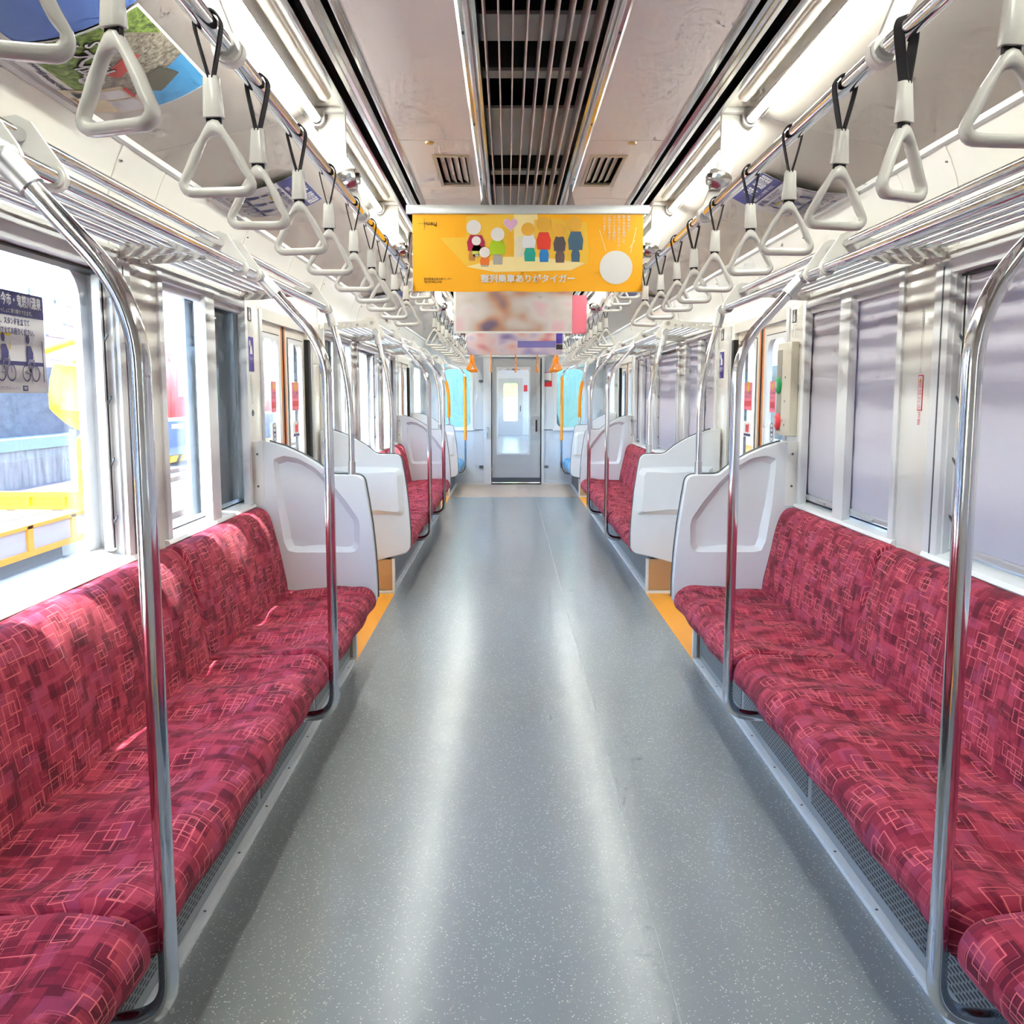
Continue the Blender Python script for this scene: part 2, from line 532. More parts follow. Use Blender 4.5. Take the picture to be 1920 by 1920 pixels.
def blotch(name, stops, sx, sz, seed):
    """soft, out-of-focus print: blurred patches of colour"""
    t = NT(name)
    p = t.sep(t.geo())
    v = t.comb(t.math('MULTIPLY', p[0], sx), seed, t.math('MULTIPLY', p[2], sz))
    n = t.noise(v, 1.0, 1.0, 0.4)
    return t.done(t.bsdf(t.ramp(n.outputs[0], stops), 0.55, 0, 0.3))

def tex2(name, a, b, scale, rough=0.6, detail=4, metal=0.0, bump=0.3, stretch=(1, 1, 1), bdist=0.01):
    t = NT(name)
    mp = t.n('ShaderNodeMapping'); t.put(mp.inputs[0], t.geo()); mp.inputs['Scale'].default_value = stretch
    n = t.noise(mp.outputs[0], scale, detail, 0.6)
    col = t.ramp(n.outputs[0], [(0.3, a), (0.7, b)])
    return t.done(t.bsdf(col, rough, metal, 0.4, t.bump(n.outputs[0], bump, bdist)))
# ------------------------------------------------------------------ the car body
XW = 1.36
YB, YE = -1.35, 14.40
SECT = [(0.21, 4.70), (6.37, 10.86)]          # between partitions
MID = [2.56, 8.72]                            # windows and poles are set out from here
BAYS = [(-1.30, 0.21), (4.70, 6.37), (10.86, 12.57)]
BK = [1.765 + 1.5375 * k for k in range(9)]   # lamp brackets
SIDES = ((-1, 'left'), (1, 'right'))

# floor
fl = struct('floor')
bx('floor_sheet', FLOOR, fl, -0.895, 0.2862, YB, 12.57, -0.06, 0.0)
bx('floor_sheet', FLOOR, fl, 0.2888, 0.895, YB, 12.57, -0.06, 0.0)
bx('floor_seam', plain('seam_weld', (172, 177, 176), 0.4), fl, 0.2862, 0.2888, YB, 12.57, -0.06, 0.0004)
bx('end_floor_sheet', FLOOR_E, fl, -1.36, 1.36, 12.57, YE + 0.10, -0.06, 0.0)
bx('subfloor', GREYM, fl, -1.48, 1.48, YB, YE + 0.1, -0.16, -0.061)
for s, nm in SIDES:
    for a, b in SECT:
        bx('under_seat_floor', GREYM, fl, min(s * .895, s * 1.36), max(s * .895, s * 1.36), a, b, -0.06, -0.001)
    for a, b in BAYS:
        bx('doorway_floor', FLOOR_O, fl, min(s * .862, s * 1.36), max(s * .862, s * 1.36), a + 0.002, b - 0.002, -0.06, 0.0012)

# roof skin above everything
rf = struct('roof')
bx('roof_skin', GREYM, rf, -1.52, 1.52, YB - 0.1, YE + 0.1, 2.46, 2.50)

# unseen wall added behind the camera to close in the light
wb = struct('wall_back')
bx('panel', WHITE_M, wb, -1.5, 1.5, YB - 0.06, YB, -0.1, 2.46)

# side walls -----------------------------------------------------------------
WIN_N = [0]; DOOR_N = [0]
UPROF = [(1.36, 1.785), (1.366, 1.84), (1.368, 1.90), (1.362, 1.97), (1.346, 2.04), (1.325, 2.095), (1.302, 2.140)]
CPROF = [(1.300, 2.150), (1.20, 2.176), (1.08, 2.203), (0.96, 2.228), (0.86, 2.250), (0.80, 2.266), (0.768, 2.282)]
def band(s, prof, y0, y1, th=0.012, out=1):
    """curved sheet that follows prof, between y0 and y1"""
    a = [(s * x, z) for x, z in prof]
    b = [(s * (x + th * 0.7 * out), z + th * 0.7) for x, z in reversed(prof)]
    m = MB(); m.prism(a + b, 'y', y0, y1)
    return m
def wbox(name, mat, par, s, x0, x1, y0, y1, z0, z1, bevel=0.0):
    return bx(name, mat, par, min(s * x0, s * x1), max(s * x0, s * x1), y0, y1, z0, z1, bevel)

for s, nm in SIDES:
    w = struct('wall_' + nm)
    wbox('outer_skin', GREYM, w, s, 1.47, 1.50, YB, YE, -0.3, 0.78)
    wbox('outer_skin', GREYM, w, s, 1.47, 1.50, YB, YE, 1.80, 2.46)
    spans = []
    for (a, b), c in zip(SECT, MID):
        wbox('lower_panel', WHITE_M, w, s, XW, 1.47, a - 0.0, b + 0.0, 0, 0.80)
        # piers
        for d in (-1, 1):
            y0, y1 = sorted((c + d * 0.68, c + d * 0.94))
            wbox('pier_panel', WHITE, w, s, XW, 1.47, y0, y1, 0.80, 1.80, 0.003)
            wbox('pier_channel', ALUW, w, s, XW - 0.012, 1.47, min(c + d * 0.57, c + d * 0.68), max(c + d * 0.57, c + d * 0.68), 0.80, 1.79, 0.003)
            wbox('channel_groove', GREYM, w, s, XW - 0.0135, XW - 0.011, c + d * 0.618 - 0.004, c + d * 0.618 + 0.004, 0.81, 1.77)
        spans.append((a, b, c))
    ends = sorted([(c - 2.12, c + 2.12) for c in MID])
    # door pillars and what lies between doors and windows
    for i, (a, b) in enumerate(BAYS):
        o0, o1 = a + 0.27, b - 0.25
        lo = (MID[i - 1] + 2.12) if i > 0 else YB
        hi = (MID[i] - 2.12) if i < 2 else 12.80
        if o0 > YB:
            wbox('door_pillar', WHITE, w, s, XW, 1.395, max(lo, YB), o0, 0.0, 1.80, 0.004)
            wbox('door_post', ALU, w, s, XW - 0.006, 1.46, o0 - 0.05, o0 + 0.004, 0.0, 1.79, 0.003)
        wbox('door_pillar', WHITE, w, s, XW, 1.395, o1, hi, 0.0, 1.80, 0.004)
        wbox('door_post', ALU, w, s, XW - 0.006, 1.46, o1 + 0.075, o1 + 0.125, 0.0, 1.79, 0.003)
        wbox('door_seal', BLACK, w, s, XW - 0.004, 1.45, o1 - 0.004, o1 + 0.055, 0.0, 1.70)
        wbox('door_header', WHITE, w, s, XW, 1.47, o0, o1, 1.74, 1.80)
    wbox('header_rail', WHITE_M, w, s, XW, 1.47, YB, YE, 1.80, 1.83)
    # end section wall
    wbox('lower_panel', WHITE_M, w, s, XW, 1.47, 12.80, YE, 0, 0.80)
    wbox('pier_panel', WHITE, w, s, XW, 1.47, 12.80, 12.98, 0.80, 1.80)
    wbox('pier_panel', WHITE, w, s, XW, 1.47, 14.08, YE, 0.80, 1.80)
    # upper curved panels with cover strips
    cuts = [YB, 0.5, 1.62, 1.98, 3.14, 3.50, 4.62, 5.54, 6.50, 7.78, 8.14, 9.30, 9.66, 10.9, 11.7, 12.6, 13.5, YE]
    for y0, y1 in zip(cuts, cuts[1:]):
        band(s, UPROF, y0 + 0.0015, y1 - 0.0015).build('upper_panel', WHITE, w, smooth=50)
    for y in (1.98, 3.14, 4.62, 6.50, 8.14, 9.30, 10.9, 12.6):
        band(s, [(x - 0.004, z) for x, z in UPROF], y - 0.022, y + 0.022, 0.006).build('cover_strip', WHITE, w, smooth=50)
        MB().lathe([(0.003, -0.004), (0.003, 0.004)], (s * 1.319, y, 2.092), 'x', 8).build('screw', GREYM, w)
    m = MB(); m.prism([(s * x, z) for x, z in ((1.300, 2.135), (1.285, 2.140), (1.279, 2.158), (1.305, 2.165), (1.33, 2.15))], 'y', YB, YE)
    m.build('trim_rail', ALUW, w)
    # ---- windows of the two seat sections
    for a, b, c in spans:
        # large middle window
        WIN_N[0] += 1
        wi = struct('window_%d' % WIN_N[0])
        y0, y1 = c - 0.57, c + 0.57
        m = MB(); m.plate_hole(c - 0.62, c + 0.62, 0.80, 1.80, c - 0.50, c + 0.50, 0.838, 1.745, 0.11, s * 1.440, s * 1.462)
        m.build('outer_frame', ALUW, wi, smooth=40)
        wbox('glass', GLASS, wi, s, 1.449, 1.454, c - 0.52, c + 0.52, 0.82, 1.76)
        for yy, d in ((y0, 1), (y1, -1)):
            wbox('reveal', ALUW, wi, s, XW + 0.004, 1.44, min(yy, yy + d * 0.012), max(yy, yy + d * 0.012), 0.82, 1.79)
            wbox('blind_guide', ALUW, wi, s, 1.385, 1.412, min(yy + d * 0.012, yy + d * 0.05), max(yy + d * 0.012, yy + d * 0.05), 0.84, 1.76, 0.002)
            wbox('guide_slot', BLACK, wi, s, 1.383, 1.3855, min(yy + d * 0.030, yy + d * 0.037), max(yy + d * 0.030, yy + d * 0.037), 0.85, 1.75)
            for k, z in enumerate((0.93, 1.12, 1.32, 1.52)):
                m = MB(); m.prism([(s * 1.383, z), (s * 1.372, z + 0.02), (s * 1.372, z + 0.028), (s * 1.383, z + 0.012)], 'y', yy + d * 0.029, yy + d * 0.039)
                m.build('guide_notch', GREYM, wi)
        m = MB(); m.prism([(s * 1.350, 0.785), (s * 1.338, 0.80), (s * 1.345, 0.815), (s * 1.44, 0.85), (s * 1.44, 0.785)], 'y', y0 - 0.10, y1 + 0.10)
        m.build('sill', ALUW, wi)
        # blind box: ribbed roll housing under the rack
        m = MB(); m.prism([(s * 1.345, 1.785), (s * 1.352, 1.745), (s * 1.44, 1.735), (s * 1.44, 1.80), (s * 1.345, 1.80)], 'y', y0, y1)
        m.build('blind_housing', ALUW, wi)
        wbox('blind_slot', BLACK, wi, s, 1.375, 1.43, y0 + 0.02, y1 - 0.02, 1.731, 1.738)
        # pair of narrow windows on each side
        for d in (-1, 1):
            WIN_N[0] += 1
            wi = struct('window_%d' % WIN_N[0])
            p0, p1 = sorted((c + d * 0.94, c + d * 2.12))
            m0, m1 = sorted((c + d * 1.475, c + d * 1.60))
            wbox('mullion', ALUW, wi, s, XW - 0.010, 1.385, m0, m1, 0.80, 1.80, 0.003)
            wbox('side_frame', ALUW, wi, s, XW - 0.010, 1.385, p0 - 0.002, p0 + 0.045, 0.775, 1.80, 0.003)
            wbox('side_frame', ALUW, wi, s, XW - 0.010, 1.385, p1 - 0.045, p1 + 0.002, 0.80, 1.80, 0.003)
            wbox('top_frame', ALUW, wi, s, XW - 0.008, 1.45, p0, p1, 1.765, 1.81, 0.003)
            m = MB(); m.prism([(s * 1.350, 0.785), (s * 1.338, 0.80), (s * 1.345, 0.812), (s * 1.44, 0.835), (s * 1.44, 0.785)], 'y', p0 - 0.02, p1 + 0.02)
            m.build('sill', ALUW, wi)
            for q0, q1 in (((p0 + 0.03, c + d * 1.615), (c + d * 1.615, p1 + 0.08)) if d > 0 else ((p0 - 0.08, c + d * 1.615), (c + d * 1.615, p1 - 0.03))):
                m = MB(); m.plate_hole(q0, q1, 0.785, 1.80, q0 + 0.030, q1 - 0.030, 0.825, 1.752, 0.012, s * 1.405, s * 1.435, 3)
                m.build('sash', ALUW, wi)
                m = MB(); m.plate_hole(q0 + 0.024, q1 - 0.024, 0.819, 1.758, q0 + 0.036, q1 - 0.036, 0.831, 1.746, 0.012, s * 1.400, s * 1.404, 3)
                m.build('sash_gasket', BLACK, wi)
                wbox('glass', GLASS, wi, s, 1.418, 1.422, q0 + 0.02, q1 - 0.02, 0.81, 1.77)
                wbox('sash_latch', CHROME, wi, s, 1.385, 1.405, q1 - 0.028, q1 - 0.012, 1.52, 1.56, 0.003)
                wbox('blind_roll', ALUW, wi, s, 1.372, 1.40, q0 + 0.03, q1 - 0.03, 1.738, 1.768, 0.004)
            # door pocket: body skin behind the pane next to the door
            k0, k1 = sorted((c + d * 1.62, c + d * 2.40))
            wbox('door_pocket', plain('pocket_skin', (96, 108, 118), 0.4, 0.2), wi, s, 1.485, 1.50, k0, k1, 0.75, 1.82)
    # end section window
    WIN_N[0] += 1
    wi = struct('window_%d' % WIN_N[0])
    m = MB(); m.plate_hole(12.98, 14.08, 0.80, 1.80, 13.06, 14.0, 0.86, 1.73, 0.06, s * 1.37, s * 1.44)
    m.build('outer_frame', ALUW, wi, smooth=40)
    wbox('glass', GLASS, wi, s, 1.41, 1.415, 13.0, 14.06, 0.84, 1.75)

# doors ----------------------------------------------------------------------
for s, nm in SIDES:
    for a, b in BAYS:
        DOOR_N[0] += 1
        d = struct('door_%d' % DOOR_N[0])
        o0, o1 = a + 0.27, b - 0.25
        mid = (o0 + o1) / 2
        for y0, y1, near in ((o0 - 0.05, mid - 0.004, 1), (mid + 0.004, o1 + 0.05, 0)):
            w0, w1 = ((o0 + 0.09), (mid - 0.13)) if near else ((mid + 0.13), (o1 - 0.09))
            m = MB(); m.plate_hole(y0, y1, 0.0, 1.78, w0, w1, 0.86, 1.66, 0.075, s * 1.385, s * 1.412)
            lf = m.build('door_leaf', DOORP, d, smooth=40)
            m = MB(); m.plate_hole(w0 - 0.022, w1 + 0.022, 0.838, 1.682, w0 + 0.004, w1 - 0.004, 0.864, 1.656, 0.075, s * 1.381, s * 1.386)
            m.build('window_bead', ALUW, lf, smooth=40)
            m = MB(); m.plate_hole(w0 - 0.027, w1 + 0.027, 0.833, 1.687, w0 - 0.021, w1 + 0.021, 0.839, 1.681, 0.08, s * 1.382, s * 1.3846)
            m.build('window_gasket', BLACK, lf, smooth=40)
            wbox('glass', GLASS_D, lf, s, 1.396, 1.401, w0 - 0.01, w1 + 0.01, 0.85, 1.67)
            e = mid - 0.004 if near else mid + 0.004
            e1 = e - 0.012 if near else e + 0.012
            wbox('edge_rubber', BLACK, lf, s, 1.383, 1.414, min(e, e1), max(e, e1), 0.005, 1.775)
            g0 = (e1 - 0.034) if near else (e1 + 0.006)
            wbox('orange_line', ORANGE_L, lf, s, 1.3835, 1.3852, g0, g0 + 0.028, 0.01, 1.775)
        wbox('door_sill', STEEL, d, s, 1.345, 1.47, o0, o1, -0.05, 0.004)
# ------------------------------------------------------------------ ceiling
ce = struct('ceiling')
for s, nm in SIDES:
    seg = [YB] + [BK[k] for k in range(9) if BK[k] < YE] + [YE]
    for y0, y1 in zip(seg, seg[1:]):
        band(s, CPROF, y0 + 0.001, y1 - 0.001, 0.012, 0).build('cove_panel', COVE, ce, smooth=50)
    # lamp tray with its rounded reflector ridge
    m = MB(); m.prism([(s * x, z) for x, z in ((0.772, 2.278), (0.760, 2.296), (0.640, 2.296), (0.632, 2.286), (0.624, 2.286), (0.624, 2.31), (0.772, 2.31))], 'y', YB, YE)
    m.build('lamp_tray', TRAY, ce)
    for k in range(-1, 9):
        y0 = (BK[k] if k >= 0 else BK[0] - 1.5375) + 0.14
        y1 = y0 + 1.26
        if y1 > YE: continue
        pr = [(s * (0.672 + 0.020 * math.cos(t)), 2.297 - 0.014 * math.sin(t)) for t in [PI * i / 8 for i in range(9)]]
        m = MB(); m.prism(pr, 'y', y0, y1)
        m.build('reflector_ridge', TRAY, ce, smooth=50, bevel=0.0)
    # stainless rails and dark slots beside the lamps
    for x0, x1, z0 in ((0.487, 0.514, 2.279), (0.609, 0.628, 2.279)):
        wbox('slot_trim', STEEL, ce, s, x0, x1, YB, YE, z0, 2.33, 0.002)
    m = MB(); m.prism([(s * x, z) for x, z in ((0.534, 2.285), (0.546, 2.283), (0.548, 2.288), (0.552, 2.283), (0.563, 2.283), (0.565, 2.288), (0.569, 2.283), (0.583, 2.285), (0.583, 2.33), (0.534, 2.33))], 'y', YB, YE)
    m.build('slot_rail', STEEL, ce)
    wbox('slot_back', DUCT, ce, s, 0.50, 0.62, YB, YE, 2.331, 2.34)
    # flat panels
    pcut = [YB, 0.55, 3.62, 4.66, 6.70, 9.77, 10.81, 12.85, YE]
    for y0, y1 in zip(pcut, pcut[1:]):
        vent = (y0 in (3.62, 9.77))
        if vent:
            m = MB(); m.plate_hole(0.214, 0.487, y0 + 0.003, y1 - 0.003, 0.245, 0.373, y0 + 0.225, y0 + 0.75, 0.004, 2.280, 2.292, 2, axis='y')
            # plate_hole gives (x, t, y): turn it flat
            m.v = [(s * x, z, t) for x, t, z in m.v]
            m.build('ceiling_panel', CEIL, ce)
            v = empty('ceiling_vent'); v.parent = ce
            fr = MB(); fr.plate_hole(0.236, 0.382, y0 + 0.212, y0 + 0.763, 0.250, 0.368, y0 + 0.240, y0 + 0.735, 0.003, 2.276, 2.281, 2, axis='y')
            fr.v = [(s * x, z, t) for x, t, z in fr.v]
            fr.build('vent_frame', plain('vent_brass_grey', (186, 170, 140), 0.35, 0.4), v)
            for q in range(4):
                xx = 0.268 + q * 0.027
                bl = MB(); bl.prism([(s * (xx - 0.011), 2.284), (s * (xx + 0.012), 2.300), (s * (xx + 0.0125), 2.303), (s * (xx - 0.0105), 2.287)], 'y', y0 + 0.245, y0 + 0.73)
                bl.build('vent_blade', LOUVER, v)
            wbox('vent_back', DUCT, v, s, 0.24, 0.378, y0 + 0.22, y0 + 0.755, 2.325, 2.33)
        else:
            wbox('ceiling_panel', CEIL, ce, s, 0.214, 0.487, y0 + 0.003, y1 - 0.003, 2.280, 2.292)
    for y in (3.65, 9.80):
        m = MB(); m.lathe([(0.001, -0.006), (0.014, -0.005), (0.018, 0.0), (0.018, 0.004)], (s * 0.375, y, 2.279), 'z', 16)
        m.build('panel_catch', plain('brass', (190, 160, 110), 0.3, 0.9), ce, smooth=40)
    # inner trims of the air duct
    m = MB(); m.prism([(s * x, z) for x, z in ((0.214, 2.279), (0.206, 2.272), (0.196, 2.272), (0.170, 2.262), (0.163, 2.262), (0.160, 2.345), (0.214, 2.345))], 'y', YB, YE)
    m.build('duct_trim', STEEL, ce)
    wbox('banner_rail', PAPER, ce, s, 0.181, 0.189, YB, YE, 2.255, 2.270)
    for k in range(16):
        y = 0.9 + 0.83 * k
        wbox('screw', GREYM, ce, s, 0.1985, 0.2045, y - 0.004, y + 0.004, 2.2695, 2.273)
# roof void blocked above panels
bx('ceiling_back', DUCT, ce, -0.5, 0.5, YB, YE, 2.42, 2.43)
# long louver blades of the line-flow duct and the cross pieces above them
for i in range(9):
    x = -0.146 + 0.0365 * i
    bx('louver_blade', LOUVER, ce, x - 0.002, x + 0.002, YB, 3.655, 2.262, 2.345)
    bx('louver_blade', LOUVER, ce, x - 0.002, x + 0.002, 3.660, 9.80, 2.262, 2.345)
    bx('louver_blade', LOUVER, ce, x - 0.002, x + 0.002, 9.805, YE, 2.262, 2.345)
opn = [(2.30, 2.594), (2.78, 3.025), (3.094, 3.403), (4.045, 4.315), (4.396, 4.625)]
opn = [(a * 1.015, b * 1.015) for a, b in opn]
opn = sorted([(a + q, b + q) for a, b in opn for q in (-3.0, 0, 3.075, 6.15, 9.2)])
y = YB
last = YB
for a, b in opn:
    if a < last + 0.01 or b > YE - 0.1: continue
    bx('duct_floor', CEIL, ce, -0.16, 0.16, last, a, 2.345, 2.355)
    last = b
bx('duct_floor', CEIL, ce, -0.16, 0.16, last, YE, 2.345, 2.355)

# ------------------------------------------------------------------ end wall and gangway door
we = struct('wall_end')
EW = plain('end_wall_panel', (206, 212, 218), 0.3, var=0.02)
m = MB(); m.plate_hole(-1.36, -0.455, 0.0, 2.2, -1.06, -0.64, 0.86, 1.75, 0.08, YE, YE + 0.05, axis='y'); m.build('panel', EW, we)
m = MB(); m.plate_hole(0.467, 1.36, 0.0, 2.2, 0.645, 1.06, 0.86, 1.75, 0.08, YE, YE + 0.05, axis='y'); m.build('panel', EW, we)
bx('lintel_panel', EW, we, -0.455, 0.467, YE, YE + 0.05, 1.93, 2.3)
bx('lintel_rail', WHITE_M, we, -0.75, 0.75, YE - 0.03, YE, 1.915, 1.945, 0.004)
bx('door_jamb', ALUW, we, -0.455, -0.34, YE - 0.02, YE + 0.07, 0, 1.92, 0.004)
bx('door_jamb', ALUW, we, 0.425, 0.467, YE - 0.02, YE + 0.07, 0, 1.92, 0.004)
bx('rail', GREYM, we, -0.86, -0.457, YE - 0.006, YE, 0.822, 0.834)
bx('rail', GREYM, we, 0.468, 0.86, YE - 0.006, YE, 0.822, 0.834)
bx('skirting', ALUW, we, -0.87, -0.455, YE - 0.012, YE, 0, 0.03)
bx('skirting', ALUW, we, 0.467, 0.86, YE - 0.012, YE, 0, 0.03)
for x, z in ((-0.49, 1.56), (0.50, 1.56), (-0.49, 0.27), (0.50, 0.27)):
    bx('door_stop', GREYM, we, x - 0.03, x + 0.03, YE - 0.03, YE, z - 0.018, z + 0.018, 0.004)
bx('latch_plate', ALUW, we, -0.425, -0.365, YE - 0.03, YE - 0.02, 0.66, 0.80)
m = MB(); m.tube([(-0.395, YE - 0.03, 0.70), (-0.395, YE - 0.055, 0.72), (-0.395, YE - 0.055, 0.85), (-0.395, YE - 0.03, 0.87)], 0.010, 8); m.build('latch_handle', CHROME, we, smooth=40)
for x0, x1, k in ((-1.06, -0.64, 0), (0.645, 1.06, 1)):
    WIN_N[0] += 1
    wi = struct('window_%d' % WIN_N[0])
    m = MB(); m.plate_hole(x0 - 0.03, x1 + 0.03, 0.83, 1.78, x0 + 0.012, x1 - 0.012, 0.872, 1.738, 0.075, YE - 0.012, YE + 0.01, axis='y')
    m.build('frame', ALUW, wi, smooth=40)
    bx('glass', GLASS_T, wi, x0 - 0.005, x1 + 0.005, YE + 0.02, YE + 0.025, 0.85, 1.76)
    bx('sill', ALUW, wi, x0 - 0.05, x1 + 0.05, YE - 0.03, YE, 0.815, 0.84, 0.003)
DOOR_N[0] += 1
gd = struct('door_%d' % DOOR_N[0])
m = MB(); m.plate_hole(-0.325, 0.408, 0.03, 1.90, -0.235, 0.235, 0.47, 1.752, 0.07, YE + 0.03, YE + 0.06, axis='y'); m.build('leaf', GREYD, gd, smooth=40)
m = MB(); m.plate_hole(-0.255, 0.255, 0.45, 1.772, -0.232, 0.232, 0.473, 1.749, 0.07, YE + 0.022, YE + 0.031, axis='y'); m.build('window_bead', ALUW, gd, smooth=40)
bx('glass', GLASS, gd, -0.24, 0.24, YE + 0.045, YE + 0.048, 0.46, 1.76)
bx('handle_plate', ALU, gd, 0.29, 0.372, YE + 0.022, YE + 0.031, 0.755, 1.025)
bx('handle_recess', BLACK, gd, 0.335, 0.362, YE + 0.019, YE + 0.0225, 0.80, 0.98)
bx('edge_gasket', BLACK, gd, -0.338, -0.326, YE + 0.02, YE + 0.06, 0.0, 1.90)
bx('edge_gasket', BLACK, gd, 0.409, 0.424, YE + 0.02, YE + 0.06, 0.0, 1.90)
bx('threshold', BLACK, gd, -0.34, 0.42, YE + 0.0, YE + 0.07, 0.0, 0.012)
bx('kick_plate', GREYM, gd, -0.325, 0.408, YE + 0.02, YE + 0.031, 0.03, 0.10)
# ------------------------------------------------------------------ bench seats
ORD = ['first', 'second', 'third', 'fourth', 'fifth', 'sixth', 'seventh', 'eighth', 'ninth', 'tenth', 'eleventh', 'twelfth', 'thirteenth', 'fourteenth', 'fifteenth', 'sixteenth', 'seventeenth', 'eighteenth', 'nineteenth', 'twentieth',
       'twenty-first', 'twenty-second', 'twenty-third', 'twenty-fourth', 'twenty-fifth', 'twenty-sixth', 'twenty-seventh', 'twenty-eighth', 'twenty-ninth', 'thirtieth', 'thirty-first', 'thirty-second', 'thirty-third', 'thirty-fourth', 'thirty-fifth', 'thirty-sixth']
def catmull(p, sub=4):
    out = []
    for i in range(len(p) - 1):
        a = p[max(i - 1, 0)]; b = p[i]; c = p[i + 1]; d = p[min(i + 2, len(p) - 1)]
        for k in range(sub):
            t = k / sub
            out.append(tuple(0.5 * (2 * b[j] + (c[j] - a[j]) * t + (2 * a[j] - 5 * b[j] + 4 * c[j] - d[j]) * t * t + (3 * b[j] - a[j] - 3 * c[j] + d[j]) * t ** 3) for j in range(2)))
    out.append(p[-1])
    return out
CUSH = catmull([(1.26, 0.372), (1.14, 0.372), (1.00, 0.378), (0.88, 0.392), (0.815, 0.392), (0.772, 0.372), (0.754, 0.343), (0.752, 0.318), (0.760, 0.292), (0.785, 0.274), (0.840, 0.266), (0.90, 0.264)])
BACK = catmull([(1.190, 0.36), (1.196, 0.42), (1.207, 0.50), (1.224, 0.60), (1.246, 0.69), (1.268, 0.752), (1.292, 0.785), (1.322, 0.797), (1.352, 0.790), (1.358, 0.75)])
def fabric_mesh(prof, s, y0, y1, persons, depth, back, mat, name, parent, seed):
    """upholstery: profile swept along the bench, dimpled where people sit, rounded at both ends"""
    rnd = random.Random(seed)
    ny = max(18, int((y1 - y0) / 0.024))
    arc = [0.0]
    for a, b in zip(prof, prof[1:]): arc.append(arc[-1] + math.dist(a, b))
    cx = sum(p[0] for p in prof) / len(prof); cz = sum(p[1] for p in prof) / len(prof)
    m = MB(); uvs = []
    ou, ov = rnd.random() * 3, rnd.random() * 3
    ph = [rnd.random() * 6.3 for _ in range(6)]
    for j in range(ny + 1):
        t = j / ny
        # end rounding
        e = min(t, 1 - t) * (y1 - y0)
        R = 0.035
        k = 0.0 if e >= R else R - math.sqrt(max(0, R * R - (R - e) ** 2))
        y = y0 + 0.0015 + t * (y1 - y0 - 0.003)
        ps = t * persons
        bump = math.cos(2 * PI * ps)         # +1 between people
        for i, (x, z) in enumerate(prof):
            q = i / (len(prof) - 1)
            dx, dz = cx - x, cz - z
            L = math.hypot(dx, dz) or 1
            kk = k * 0.75
            X, Z = x + dx / L * kk, z + dz / L * kk
            if back:
                wgt = math.sin(min(1, max(0, (z - 0.40) / 0.36)) * PI)
                X += depth * wgt * (-bump) * 0.5 * -1
                X += 0.0025 * math.sin(y * 31 + ph[0] + z * 17) * wgt
                Z += 0.002 * math.sin(y * 13 + ph[1])
            else:
                top = 1.0 if i < len(prof) * 0.45 else max(0.0, 1 - (i - len(prof) * 0.45) / (len(prof) * 0.2))
                mid = math.exp(-((x - 1.0) / 0.14) ** 2)
                Z += depth * bump * (0.45 + 0.75 * mid) * top
                Z += 0.0055 * math.sin(y * 23 + ph[2] + x * 8) * math.sin(x * 30 + ph[3] + y * 5) * top
                X -= 0.005 * bump * (1 - top)
            m.v.append((s * X, y, Z)); uvs.append((y + ou, arc[i] + ov))
    n = len(prof)
    for j in range(ny):
        for i in range(n - 1):
            m.f.append((j * n + i, j * n + i + 1, (j + 1) * n + i + 1, (j + 1) * n + i))
    m.f.append(tuple(range(n))); m.f.append(tuple(ny * n + i for i in range(n)))
    return m.build(name, mat, parent, smooth=70, uvs=uvs)
SEATLAB = {(-1, 0): 'long red patterned bench seat under the clear windows, nearest on the left side',
           (1, 0): 'long red patterned bench seat under drawn grey blinds, nearest on the right side',
           (-1, 1): 'red patterned bench seat beyond the first doorway on the left side',
           (1, 1): 'red patterned bench seat beyond the first doorway on the right side'}
